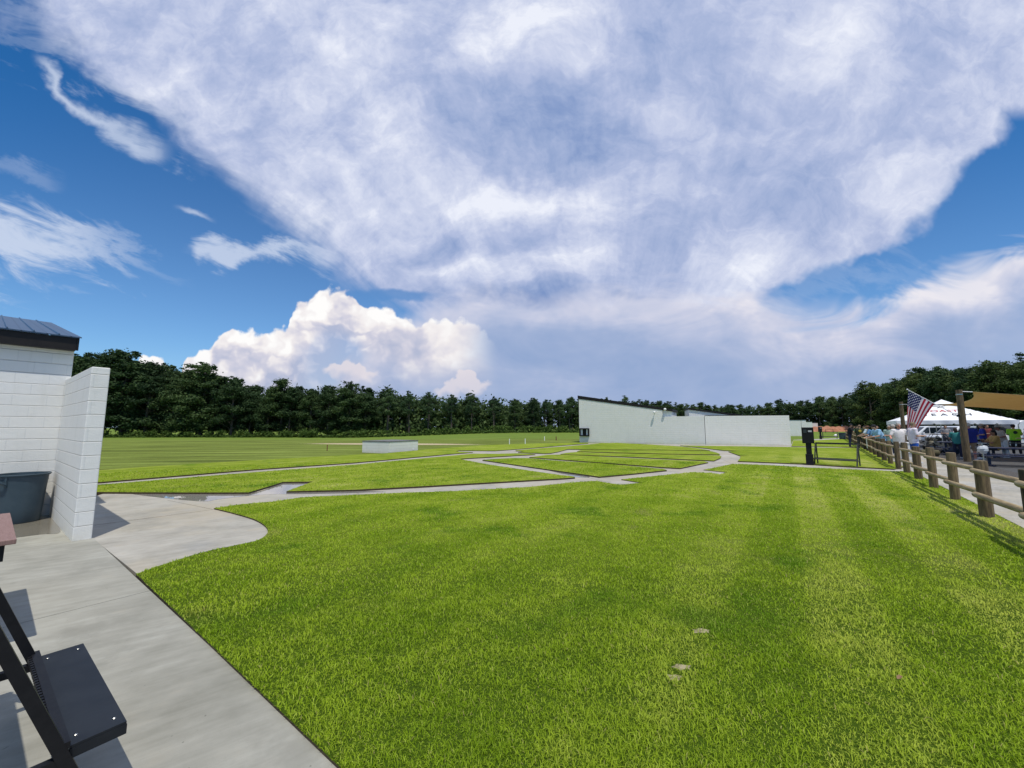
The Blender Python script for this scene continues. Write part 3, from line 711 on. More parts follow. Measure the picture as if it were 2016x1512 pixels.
# ------------------------------------------------------------ gun racks
def gun_rack(label, loc, rotz, L, top_m, body_m, Hh=.93, tray_m=None, group=None, beam=.09, rear=0):
    t = thing('gun_rack', label, 'gun rack', loc, rotz, group)
    zt = .30; ln = .39; TW = .205
    yt = -(Hh - zt) * ln
    def leg(x, y0, z0, y1, z1, name='leg'):
        s_ = .022
        MB().hexa([(x - s_, y0 - s_, z0), (x + s_, y0 - s_, z0), (x + s_, y0 + s_, z0), (x - s_, y0 + s_, z0)], [(x - s_, y1 - s_, z1), (x + s_, y1 - s_, z1), (x + s_, y1 + s_, z1), (x - s_, y1 + s_, z1)]).build(name, body_m, t)
    for x in (.0, L):
        leg(x, zt * ln, 0, yt, Hh); leg(x, (yt * 2 - zt * ln - .02) if not rear else yt - rear, 0, yt - .05, Hh)
        MB().box(x - .018, x + .018, (yt * 2 - .10) if not rear else yt - rear + .02, .0, .235, .275).build('crossbar', body_m, t)
    MB().box(-.04, L + .0, yt - .12, yt + .02, Hh, Hh + .035).build('top_board', top_m, t, bevel=.004)
    MB().box(-.06, L + .06, yt - .06, yt + .02, Hh - beam, Hh - .002).build('beam', body_m, t)
    tr = MB().box(.0, L, .03, TW, zt - .012, zt); tr.box(.0, L, TW - .012, TW, zt - .05, zt - .0125); tr.box(-.003, .010, .03, TW + .002, zt - .052, zt - .0125); tr.box(L - .01, L + .003, .03, TW + .002, zt - .052, zt - .0125)
    trn = tr.build('tray', tray_m or body_m, t)
    for x in (.07, L - .07):
        for y in (.055, TW - .03): MB().ball((x, y, zt), (.0065, .0065, .004), 8).build('bolt', M_BOLT, trn)
    cm = MB().box(-.02, L + .02, -.005, .028, zt + .002, zt + .03); nx = int(L / .032)
    for i in range(nx): cm.box(i * L / nx, i * L / nx + .018, -.019, -.0055, zt + .004, zt + .028)
    cm.build('notched_rest', body_m, t)
    for x in (.0, L):
        for z in (.22, .185):
            MB().ball((x - .024, zt * ln * .35 - .02, z), (.006, .011, .011), 8).build('bolt', M_BOLT, t)
    return t
T3 = Vector(G(116, 1482, .30)); T4 = Vector(G(62, 1300, .30))
AZ_R = math.atan2(-(T4 - T3).y, -(T4 - T3).x)   # local x from far end to near end so that local y (away from x by 90) faces right
rlen = 1.14
def rack_frame(p_near, p_far):
    d = (p_near - p_far); return math.atan2(d.y, d.x)
ang = rack_frame(T3, T4)
r1 = gun_rack('black metal gun rack with a slate grey tray in the near left corner', (T4.x, T4.y, .008), ang, (T3 - T4).length, M_BROWN, M_BLACK, 1.02, M_SLATE)
# brown topped table behind it
q0 = Vector(G(33, 1062, .82)); q1 = Vector(G(20, 1010, .82)); aq = math.atan2((q0 - q1).y, (q0 - q1).x)
tb = thing('side_table', 'table with a reddish brown board top and black frame cut off at the left edge', 'table', (q1.x, q1.y, .008), aq)
LQ = (q0 - q1).length
MB().box(.0, LQ, -.62, 0, .78, .815).build('table_top', M_BROWN, tb, bevel=.004)
MB().box(.06, LQ - .04, -.55, -.05, .66, .778).build('apron', M_BLACK, tb)
for x in (.12, LQ - .16):
    for y in (-.5, -.30): MB().box(x, x + .05, y, y + .05, 0, .659).build('leg', M_BLACK, tb)
M_RACKG = noisy('weathered_metal', (.028, .030, .026), (.065, .068, .055), 12, .5, .05)
a_ = Vector(G(1622, 916)); b_ = Vector(G(1694, 920.5)); az_ = math.atan2((a_ - b_).y, (a_ - b_).x)
gun_rack('dark metal gun rack on the cross path right of the black kiosk', (b_.x - .1, b_.y, 0), az_ , 1.42, M_BLACK, M_RACKG, .93, M_RACKG, 'gun racks along the fence', .03, .12)
b_ = Vector(G(1648, 864)); gun_rack('small dark gun rack with a white bag on it, one field farther along the fence', (b_.x, b_.y, 0), az_, 1.6, M_BLACK, M_RACKG, .93, M_RACKG, 'gun racks along the fence', .03, .12)
b_ = Vector(G(1640, 852.5)); gun_rack('tiny gun rack farthest along the fence in front of the red clay bank', (b_.x, b_.y, 0), az_, 1.6, M_BLACK, M_RACKG, .93, M_RACKG, 'gun racks along the fence', .03, .12)
x_, y_ = G(1646, 863); MB().ball((0, 0, .12), (.26, .2, .14), 12).ball((.05, .02, .22), (.14, .12, .08), 10)
wb = MB().ball((0, 0, .12), (.26, .2, .14), 12).ball((.05, .02, .22), (.14, .12, .08), 10); tag(wb.build('white_bag', M_WHITE, smooth=True, loc=(x_, y_, .3)), 'small white bag lying on the tray of the second gun rack', 'bag')

# ------------------------------------------------------------ release kiosks (black box on a post)
def kiosk(label, px, py, rz, ant=True):
    x_, y_ = G(px, py); t = thing('control_kiosk', label, 'kiosk', (x_, y_, 0), rz)
    MB().box(-.135, .135, -.13, .13, 0, .47).build('base', M_BLACK, t, bevel=.01)
    MB().box(-.10, .10, -.09, .09, .471, .93).build('post', M_BLACK, t, bevel=.008)
    hb = MB().box(-.21, .21, -.14, .14, .931, 1.62).build('housing', M_BLACK, t, bevel=.01)
    MB().box(-.15, -.03, -.152, -.142, 1.38, 1.53).build('display', mat('dull_screen', (.03, .035, .04), .3), hb)
    MB().box(.02, .15, -.152, -.142, 1.42, 1.49).build('sticker', mat('sticker', (.45, .46, .48), .6), hb)
    if ant: MB().tube([(-.20, 0, 1.62), (-.20, 0, 1.92)], [.006, .004], 6).build('antenna', M_BLACK, t)
kiosk('black control box on a post beside the near rack on the cross path', 1595, 915.5, -.65)
kiosk('small distant black control box on a post right of the farthest white walls', 1616, 864.5, -.6, False)

# ------------------------------------------------------------ trap and skeet houses
def az_of(p, q_): return math.atan2((q_ - p).y, (q_ - p).x)
h0 = Vector(G(1141, 870)); h1 = Vector(G(1389, 875))
e = Vector(E2); LH = (h1 - h0).length
ah = az_of(h0, h1)
hh = thing('high_house', 'white block house with a long sloping dark roof edge and a small framed window', 'building', (h0.x, h0.y, 0), ah)
def hz(px, py, base):                        # height of a photo point above a ground position
    r_ = ray(px, py); d = math.hypot(base[0], base[1]); return CAMZ + r_[2] * d / math.hypot(r_[0], r_[1])
def at_px(px):                               # distance along the wall where a photo column meets it
    best = min(range(0, int(LH * 50)), key=lambda i: abs((lambda p: (1008 + F * (p[0] / (p[1] * CP - (CAMZ - 2) * 0 + (2 - CAMZ) * SP))) - px)(h0 + (h1 - h0).normalized() * (i / 50)))); return best / 50
dh = (h1 - h0).normalized(); P_at = lambda t_: tuple(h0 + dh * t_)
za = hz(1138, 785, h0); tb_ = at_px(1305); zb = hz(1305, 807, P_at(tb_)); tc_ = at_px(1323); zc = hz(1322, 820, P_at(tc_)); ze = hz(1389, 819, h1)
MB().hexa([(0, 0, -.05), (tb_, 0, -.05), (tb_, 3.6, -.05), (0, 3.6, -.05)], [(0, 0, za), (tb_, 0, zb), (tb_, 3.6, zb), (0, 3.6, za)]).build('wall', M_BLOCK, hh)
MB().box(tb_ + .001, LH, .01, .21, -.05, (zc + ze) / 2).build('wing_wall', M_BLOCK, hh)
MB().hexa([(tb_ + .003, .22, 1.0), (tc_, .22, 1.0), (tc_, 3.58, 1.0), (tb_ + .003, 3.58, 1.0)], [(tb_ + .003, .22, zb), (tc_, .22, zb - (za - zb) / tb_ * (tc_ - tb_)), (tc_, 3.58, zb - (za - zb) / tb_ * (tc_ - tb_)), (tb_ + .003, 3.58, zb)]).build('end_wall', M_VINYL, hh)
ov = (za - zb) / tb_
MB().hexa([(-.12, -.03, za + ov * .12 - .02), (tc_ + .1, -.03, zb - ov * (tc_ + .1 - tb_) - .02), (tc_ + .1, 3.8, zb - ov * (tc_ + .1 - tb_) - .02), (-.12, 3.8, za + ov * .12 - .02)],
          [(-.12, -.03, za + .36), (tc_ + .1, -.03, zb + .22 - ov * (tc_ + .1 - tb_)), (tc_ + .1, 3.8, zb + .22 - ov * (tc_ + .1 - tb_)), (-.12, 3.8, za + .36)]).build('roof', M_FASC, hh)
w0, w1 = at_px(1141.5), at_px(1160); z0, z1 = hz(1150, 858.5, P_at((w0 + w1) / 2)), hz(1150, 843, P_at((w0 + w1) / 2))
wn = MB(); fw = .11
wn.box(w0, w1, -.22, -.002, z0, z0 + fw); wn.box(w0, w1, -.22, -.002, z1 - fw, z1); wn.box(w0, w0 + fw, -.22, -.002, z0 + fw, z1 - fw); wn.box(w1 - fw, w1, -.22, -.002, z0 + fw, z1 - fw)
wf = wn.build('window', M_BLACK, hh)
MB().box(w0 + fw, w0 + fw + .22, -.06, -.004, z0 + fw, z1 - fw).build('jamb', M_WHITE, wf); MB().box(w1 - fw - .22, w1 - fw, -.06, -.004, z0 + fw, z1 - fw).build('jamb', M_WHITE, wf)
MB().box(w0 + fw + .221, w1 - fw - .221, -.03, -.005, z0 + fw, z1 - fw).build('opening', M_BLACK, wf)  # solid black panel drawn for the dark inside of the window
lt = at_px(1290); zl = hz(1291, 812, P_at(lt))
MB().ball((lt, -.25, zl), .12, 10).tube([(lt, -.02, zl), (lt, -.24, zl)], [.03, .03], 6).build('lamp', M_WHITE, hh, smooth=True)
l2 = at_px(1311); z2 = hz(1311, 806, P_at(l2)); MB().ball((l2, -.2, z2), .13, 10).tube([(l2, -.02, z2 - .3), (l2, -.2, z2 - .25), (l2, -.2, z2)], [.03] * 3, 6).build('lamp', M_WHITE, hh, smooth=True)
# next field's low house
k0 = Vector(G(1389.5, 875)); k1 = Vector(G(1557.6, 877)); ak = az_of(k0, k1); LK = (k1 - k0).length; dk_ = (k1 - k0).normalized()
lh = thing('low_house', 'white block house with a low dark roof right of the taller one', 'building', (k0.x, k0.y, 0), ak)
zk = hz(1554.5, 818.5, k1); zk0 = hz(1400, 818, k0)
MB().box(.02, LK, -.02, .18, -.05, (zk + zk0) / 2).build('wing_wall', M_BLOCK, lh)
MB().box(.02, LK + .02, -.025, .19, (zk + zk0) / 2 + .001, (zk + zk0) / 2 + .05).build('coping', M_FASC, lh)
rl = hz(1345, 806, (k0.x - dk_.x * 1.6, k0.y + 1.0)); xr = LK * .42; XL = -1.15
MB().hexa([(XL, 1.2, -.05), (xr, 1.2, -.05), (xr, 4.5, -.05), (XL, 4.5, -.05)], [(XL, 1.2, rl), (xr, 1.2, zk0 - .02), (xr, 4.5, zk0 - .02), (XL, 4.5, rl)]).build('wall', M_BLOCK, lh)
MB().hexa([(XL - .05, 1.1, rl + .01), (xr + .3, 1.1, zk0 - .03), (xr + .3, 4.7, zk0 - .03), (XL - .05, 4.7, rl + .01)], [(XL - .05, 1.1, rl + .16), (xr + .3, 1.1, zk0 + .12), (xr + .3, 4.7, zk0 + .12), (XL - .05, 4.7, rl + .16)]).build('roof', M_FASC, lh)
# farther walls, each one field on
for (xa, xb, yt, yb, lab) in ((1520, 1589, 827, 858, 'white block house wall directly behind the long wing wall, second step of the row'), (1560, 1600.5, 830.5, 851.8, 'third and smaller white house wall in the receding row'), (1580, 1611, 832.5, 849, 'fourth white house wall, the farthest of the receding row')):
    p_ = Vector(G(xb, yb)); d_ = math.hypot(*p_); zt_ = hz(xb, yt, p_); ln_ = (xb - xa) / 775 * p_.y * .9
    o = thing('field_house', lab, 'building', (p_.x, p_.y, 0), az_of(k0, k1), 'white houses of the farther fields')
    MB().box(-ln_ - 4, 0, 0, 3.2, -.06, zt_).build('wall', M_BLOCK, o); MB().box(-ln_ - 4.1, .05, -.05, 3.3, zt_ + .001, zt_ + .10).build('roof', M_FASC, o)
# low trap house out in the field
c0_ = Vector(G(766, 891.5)); c1_ = Vector(G(723.5, 888.5)); c2_ = Vector(G(822.5, 887.2)); ax = az_of(c0_, c2_)
w_ = (c2_ - c0_).length; d_ = (c1_ - c0_).length
th_ = thing('trap_house', 'low white block trap house with a flat dark grey roof out on the grass', 'building', (c0_.x, c0_.y, 0), ax)
zt_ = hz(766, 870.5, c0_)
MB().box(0, w_, 0, max(d_, 1.9), -.05, zt_).build('wall', M_BLOCK, th_)
MB().box(-.02, w_ + .02, -.02, max(d_, 1.9) + .02, zt_ + .001, zt_ + .055).build('roof', noisy('grey_roof', (.10, .10, .105), (.16, .16, .165), 5, .7, .2), th_)
MB().box(w_ * .8, w_ * .84, -.03, -.002, .06, .16).build('vent', M_WHITE, th_)
# marker stakes
M_STR = mat('red_stake', (.16, .05, .035), .8)
for i, (px, yb, yt, m_, lab) in enumerate(((1003, 875.5, 864, M_WHITE, 'leftmost of the white stakes in the field before the wood'), (1034, 874.8, 863.5, M_WHITE, 'second white stake, just right of the leftmost one'), (1072, 866.5, 859.5, M_WHITE, 'thinner white stake standing farther back, left of the house'),
        (1095, 866, 859, M_STR, 'thin rusty stake near the left corner of the tall white house'), (644, 886, 875, M_STR, 'thin rusty stake left of the low trap house'), (1094, 0, 0, None, ''))):
    if m_ is None: continue
    p_ = Vector(G(px, yb)); z_ = hz(px, yt, p_); w_ = p_.y * .9 / 775
    t = thing('marker_stake', lab, 'stake', (p_.x, p_.y, -.06), 0, 'stakes in the field')
    MB().tube([(0, 0, 0), (0, 0, z_)], [w_, w_ * .9], 6).build('shaft', m_, t); MB().tube([(0, 0, z_), (0, 0, z_ + .05)], [w_ * 1.15, w_ * .7], 6).build('cap', m_, t)

# ------------------------------------------------------------ log fences
def fence(label, s0, n, step, w, skip=()):
    t = thing('log_fence', label, 'fence', SW(s0, w, 0), 0)
    o = Vector(SW(s0, w)); rr = random.Random(n)
    for i in range(n):
        c = Vector(SW(s0 + i * step, w)) - o; r_ = .089 + rr.uniform(-.008, .008); h = 1.06 + rr.uniform(-.03, .03); lx = rr.uniform(-.015, .015)
        pb = MB().tube([(0, 0, -.06), (lx * .5, 0, .5), (lx, 0, h - .03), (lx, 0, h - .008), (lx, 0, h)], [r_ * 1.02, r_, r_ * .97, r_ * .93, r_ * .8], 18).build('post', M_POST, t, smooth=40)
        pb.location = (c.x, c.y, 0)
        if i < n - 1:
            for z in (.86, .43):
                dz0 = rr.uniform(-.012, .012); dz1 = rr.uniform(-.02, .02); rw = .046 + rr.uniform(-.004, .006)
                a = Vector((*SW(s0 + i * step + .03, w - .0), z + dz0)) - Vector((*o, 0)); b = Vector((*SW(s0 + (i + 1) * step - .04, w - r_ - .035), z + dz1)) - Vector((*o, 0)); d = (b - a).normalized()
                MB().tube([a, a + (b - a) * .5, b - d * .06, b - d * .02, b], [rw, rw * 1.03, rw, rw * .85, rw * .4], 14).build('rail', M_RAIL, t, smooth=40)
    return t
s5 = 7.19 * .62 + 5.54 * .785 + .10
fence('brown log fence from the right edge of the photo to the cross path', s5 - 3 * 2.22, 9, 2.22, 2.205)
fence('second stretch of log fence, beyond the cross path, where people lean', 15.3 * .62 + 15.4 * .785 + .1, 21, 2.32, 2.16)

# ------------------------------------------------------------ shade sail on poles
def pole(label, px, py, H):
    x_, y_ = G(px, py); t = thing('wooden_pole', label, 'pole', (x_, y_, 0), 0)
    MB().tube([(0, 0, -.05), (0, 0, H * .5), (0, 0, H)], [.132, .125, .115], 14).build('shaft', M_POST, t, smooth=40)
    MB().tube([(0, 0, H - .25), (0, 0, H - .2)], [.122, .122], 14).build('collar', M_BOLT, t)
    return Vector((x_, y_, 0))
PA = pole('tall brown wooden pole beside the fence holding the flag and the tan shade sail', 1905, 909, 3.42)
PB = pole('distant tall wooden pole half hidden behind the flag', 1783, 882, 3.6)
sl0 = PA + Vector((*E2, 0)) * .62; sl0.z = 3.62
e1v, e2v = Vector((*E1, 0)), Vector((*E2, 0))
sA = PA + e2v * .45 - e1v * -.1; sA.z = 3.30
sB = PA + e1v * 10.2 + e2v * .9; sB.z = 3.08
sC = PA + e2v * 9.5; sC.z = 2.05
sD = PA + e2v * 9.8 + e1v * 10.5; sD.z = 1.98
n_ = 14; vs = []; fs = []
def edge(p, q_, u, sag): c = p.lerp(q_, u); return c
cen = (sA + sB + sC + sD) / 4
for i in range(n_ + 1):
    for j_ in range(n_ + 1):
        u, v = i / n_, j_ / n_
        p = sA.lerp(sC, u).lerp(sB.lerp(sD, u), v)
        k_ = .13 * (4 * u * (1 - u) * (abs(2 * v - 1)) ** 3 + 4 * v * (1 - v) * (abs(2 * u - 1)) ** 3)
        p = p.lerp(cen, k_); p.z -= .25 * 16 * u * (1 - u) * v * (1 - v); vs.append(p)
for i in range(n_):
    for j_ in range(n_):
        a = i * (n_ + 1) + j_; fs.append((a, a + 1, a + n_ + 2, a + n_ + 1))
sm = MB(); sm.add(vs, fs); so_ = sm.build('shade_sail', M_SAIL, smooth=True); so_.modifiers.new('thick', 'SOLIDIFY').thickness = .012
tag(so_, 'tan fabric shade sail stretched over the tables at the right edge', 'shade sail')
rp = MB(); top = PA + Vector((0, 0, 3.34)); rp.tube([top, sA], [.022, .018], 6)
MB_ = rp.build('rope', M_WHITE, so_)
MB().tube([sB, sB.lerp(PB + Vector((0, 0, 3.4)), .97)], [.014, .014], 6).build('rope', M_WHITE, so_)

# ------------------------------------------------------------ flag
fb = PA + Vector((-.10, .1, 2.18)); fdir = Vector((-e2v.x * 1.62, -e2v.y * 1.62, 1.36)); tip = fb + fdir
fl = thing('flag', 'United States flag hanging from a white pole fixed to the wooden pole', 'flag', fb)
MB().tube([(0, 0, 0), fdir], [.016, .014], 8).ball(fdir, .035, 8).build('flagpole', M_WHITE, fl, smooth=True)
MB().box(-.03, .09, -.12, .02, -.06, .05).build('bracket', M_BLACK, fl)
def f_flag(nb, p):
    u, v, _ = nb.xyz(nb.new('ShaderNodeTexCoord').outputs['UV'])
    stripe = (v * 13)._op('FLOOR')._op('MODULO', 2.0)      # 0 red, 1 white
    c = nb.mix(stripe, (.50, .015, .05), (.86, .80, .84))
    gx = u * (11 / .4) ; gy = (v - 6 / 13) * (9 / (7 / 13)) 
    ix = gx._op('FLOOR'); iy = gy._op('FLOOR'); par = (ix + iy)._op('MODULO', 2.0)
    fx = gx - ix - .5; fy = gy - iy - .5; d_ = (fx * fx + fy * fy).pw(.5)
    star = d_.ss(.40, .30) * (1.0 - par)
    can = nb.mix(star, (.012, .018, .13), (.85, .85, .88))
    inc = (u._op('LESS_THAN', .4)) * (v._op('GREATER_THAN', 6 / 13))
    c = nb.mix(inc, c, can); nb.link(c, p.inputs['Base Color'])
    tr = nb.new('ShaderNodeBsdfTranslucent'); nb.link(c, tr.inputs[0]); ms = nb.new('ShaderNodeMixShader'); ms.inputs[0].default_value = .35
    out = [q_ for q_ in nb.nt.nodes if q_.type == 'OUTPUT_MATERIAL'][0]
    nb.link(p.outputs[0], ms.inputs[1]); nb.link(tr.outputs[0], ms.inputs[2]); nb.link(ms.outputs[0], out.inputs[0])
M_FLAG = mat('flag_cloth', rough=.7, fn=f_flag)
# hoist lies along the pole (v: 1 at the tip), the fly (u) hangs down and gathers
n_u, n_v = 30, 26; vs = []; uvs = []; fs = []
hoistL = 1.0
dn = fdir.normalized(); perp = Vector((e1v.x, e1v.y, 0))
for i in range(n_u + 1):
    for j_ in range(n_v + 1):
        u, v = i / n_u, j_ / n_v
        hp = fdir - dn * (.05 + (1 - v) * 1.14)
        x_g = (hp - fdir); hor = Vector((x_g.x, x_g.y, 0))
        tgt = fdir + Vector((-e2v.x, -e2v.y, 0)) * .16 - Vector((-e2v.x, -e2v.y, 0)) * (.15 * (1 - v)) + Vector((0, 0, -.25 - u * 1.90 + (1 - v) * .05))
        k_ = min(1, u * 1.1) ** .9
        fall = hp + Vector((0, 0, -1.9 * u))
        p = fall.lerp(Vector((tgt.x, tgt.y, min(tgt.z + .1, fall.z))), k_)
        p += perp * (.075 * math.sin(v * 15 + u * 2.2) * u ** .6)
        vs.append(p); uvs.append((u, v))
for i in range(n_u):
    for j_ in range(n_v):
        a = i * (n_v + 1) + j_; fs.append((a, a + 1, a + n_v + 2, a + n_v + 1))
fm = MB(); fm.add(vs, fs); fo = fm.build('flag_cloth', M_FLAG, fl, smooth=True)
uvl = fo.data.uv_layers.new(name='UVMap')
for lp in fo.data.loops: uvl.data[lp.index].uv = uvs[lp.vertex_index]
fo.modifiers.new('thick', 'SOLIDIFY').thickness = .004

# ------------------------------------------------------------ white frame tent
TA = Vector((31.1, 32.0)); TS = 6.3
tt = thing('event_tent', 'large white peaked canopy tent with lettering on its front slope', 'tent', (TA.x, TA.y, 0), math.atan2(E2[1], E2[0]))
ez, az2 = 2.13, 3.75                       # eave, apex; local x along the front, local y into the lot
def roof_pt(u, v):
    x, y = u * TS, v * TS; d = max(abs(u - .5), abs(v - .5)) * 2
    z = az2 - (az2 - ez) * (d * .9 + .1 * d ** .5); z -= .06 * math.sin(PI * d)
    return (x, y, z)
vs = []; fs = []; n_ = 20
for i in range(n_ + 1):
    for j_ in range(n_ + 1): vs.append(roof_pt(i / n_, j_ / n_))
for i in range(n_):
    for j_ in range(n_): a = i * (n_ + 1) + j_; fs.append((a, a + n_ + 1, a + n_ + 2, a + 1))
cm = MB(); cm.add(vs, fs); cn = cm.build('canopy', M_VINYL, tt); cn.modifiers.new('thick', 'SOLIDIFY').thickness = .01
c_ = TS / 2; rr_ = .62
ap = MB(); ap.add([(c_ - rr_, c_ - rr_, az2 - .26), (c_ + rr_, c_ - rr_, az2 - .26), (c_ + rr_, c_ + rr_, az2 - .26), (c_ - rr_, c_ + rr_, az2 - .26), (c_, c_, az2 + .14)], [(0, 1, 4), (1, 2, 4), (2, 3, 4), (3, 0, 4)])
ap.build('vent_cap', M_VINYL, tt).modifiers.new('thick', 'SOLIDIFY').thickness = .01
for side in range(4):
    vs = []; fs = []; n_ = 72
    for i in range(n_ + 1):
        t_ = i / n_; f_ = abs((t_ * 6) % 1 - .5) * 2
        drop = .30 - (.09 if f_ > .86 else 0); bul = .02 * math.sin(t_ * 40)
        p = {0: (t_ * TS, -.02), 1: (TS + .02, t_ * TS), 2: ((1 - t_) * TS, TS + .02), 3: (-.02, (1 - t_) * TS)}[side]
        nrm = {0: (0, -1), 1: (1, 0), 2: (0, 1), 3: (-1, 0)}[side]
        vs += [(p[0], p[1], ez + .005), (p[0] + nrm[0] * bul, p[1] + nrm[1] * bul, ez - drop)]
    for i in range(n_): fs.append((2 * i, 2 * i + 1, 2 * i + 3, 2 * i + 2))
    v_ = MB(); v_.add(vs, fs); v_.build('valance', M_VINYL, tt).modifiers.new('thick', 'SOLIDIFY').thickness = .006
for x, y in ((.05, .05), (TS - .05, .05), (TS - .05, TS - .05), (.05, TS - .05), (TS * .39, .05), (TS * .61, .05), (TS * .5, TS - .05)):
    MB().tube([(x, y, 0), (x, y, ez)], [.03, .03], 8).box(x - .09, x + .09, y - .09, y + .09, 0, .015).build('leg', M_RIM, tt)
def text_obj(txt, size, name, parent, m_, mtx, spacing=1.0, sx=1.0):
    cu = bpy.data.curves.new(name, 'FONT'); cu.body = txt; cu.size = size; cu.space_character = spacing; cu.align_x = 'CENTER'; cu.extrude = .002
    o = bpy.data.objects.new('tmp_text', cu); COL.objects.link(o); bpy.context.view_layer.update()
    me = bpy.data.meshes.new_from_object(o.evaluated_get(bpy.context.evaluated_depsgraph_get())); bpy.data.objects.remove(o); bpy.data.curves.remove(cu)
    me.materials.clear(); me.materials.append(m_)
    r_ = bpy.data.objects.new(name, me); COL.objects.link(r_); r_.parent = parent; r_.matrix_local = mtx @ Matrix.Diagonal((sx, 1, 1, 1)); return r_
def slope_m(x, v):                            # frame on the front slope
    p = Vector(roof_pt(x / TS, v)); p2 = Vector(roof_pt(x / TS, v + .03)); up = (p2 - p).normalized(); rt = Vector((1, 0, 0)); nn = rt.cross(up)
    m_ = Matrix((rt, up, nn)).transposed().to_4x4(); m_.translation = p + nn * .035; return m_
text_obj('BEACH', .60, 'lettering', tt, M_TEXT, slope_m(2.95, .13), 1.7, 1.0)
text_obj('COAST', .52, 'lettering', tt, M_RED, slope_m(2.75, .235), 1.05, 1.15)
ar = MB(); m_ = slope_m(2.9, .36)
for (x0, x1, hgt, ph) in ((-1.1, .2, .30, 0), (-.2, 1.2, .42, .1)):
    pts = [m_ @ Vector((x0 + (x1 - x0) * k_ / 10, hgt * math.sin(PI * k_ / 10) - .15, .0)) for k_ in range(11)]; ar.tube(pts, [.018] * 11, 5)
ar.build('roofline_logo', M_TEXT, tt)

def at(px, Yd): r_ = ray(px, 850); return (r_[0] / r_[1] * Yd, Yd)
# ------------------------------------------------------------ picnic tables
def picnic_table(label, px, py, L=1.85, group='navy picnic tables under the sail', rot=None):
    x_, y_ = G(px, py); t = thing('picnic_table', label, 'picnic table', (x_, y_, 0), math.atan2(E2[1], E2[0]) if rot is None else rot, group)
    MB().box(-L / 2, L / 2, -.38, .38, .73, .77).build('table_top', M_NAVY, t, bevel=.01)
    for sg in (-1, 1):
        MB().box(-L / 2, L / 2, sg * .72 - .14, sg * .72 + .14, .42, .455).build('bench', M_NAVY, t, bevel=.01)
    for x in (-L * .36, L * .36):
        MB().box(x - .05, x + .05, -.05, .05, 0.05, .729).box(x - .04, x + .04, -.8, -.051, .35, .419).box(x - .04, x + .04, .051, .8, .35, .419).build('leg', M_NAVY, t)
        MB().box(x - .06, x + .06, -.6, .6, 0, .049).build('foot', M_NAVY, t)
    return t
for i_, (px_, Y_, c_, lab_) in enumerate(((1841, 24.5, (.02, .02, .025), 'black duffel bag on the asphalt left of the camouflage cart'), (1868, 24, (.03, .05, .09), 'dark blue duffel bag on the asphalt right of the camouflage cart'), (1826, 22.5, (.10, .09, .05), 'olive bag leaning near the walk behind the person in blue shorts'))):
    x_, y_ = at(px_, Y_); g_ = thing('duffel_bag', lab_, 'bag', (x_, y_, 0), .5 + i_)
    MB().tube([(-.38, 0, .17), (-.34, 0, .18), (0, 0, .19), (.34, 0, .18), (.38, 0, .17)], [.10, .17, .18, .17, .10], 12).build('body', cloth(c_), g_, smooth=50)
    MB().tube([(-.2, .0, .35), (-.12, 0, .50), (.12, 0, .50), (.2, 0, .35)], [.015] * 4, 6).build('strap', M_BLACK, g_)
picnic_table('nearest navy blue picnic table at the right edge behind the fence', 2000, 918, 2.0)
picnic_table('navy blue picnic table behind the pole with people around it', 1900, 897, 2.0)
picnic_table('navy blue picnic table at the right where the person in lime green sits', 1995, 900, 1.9)

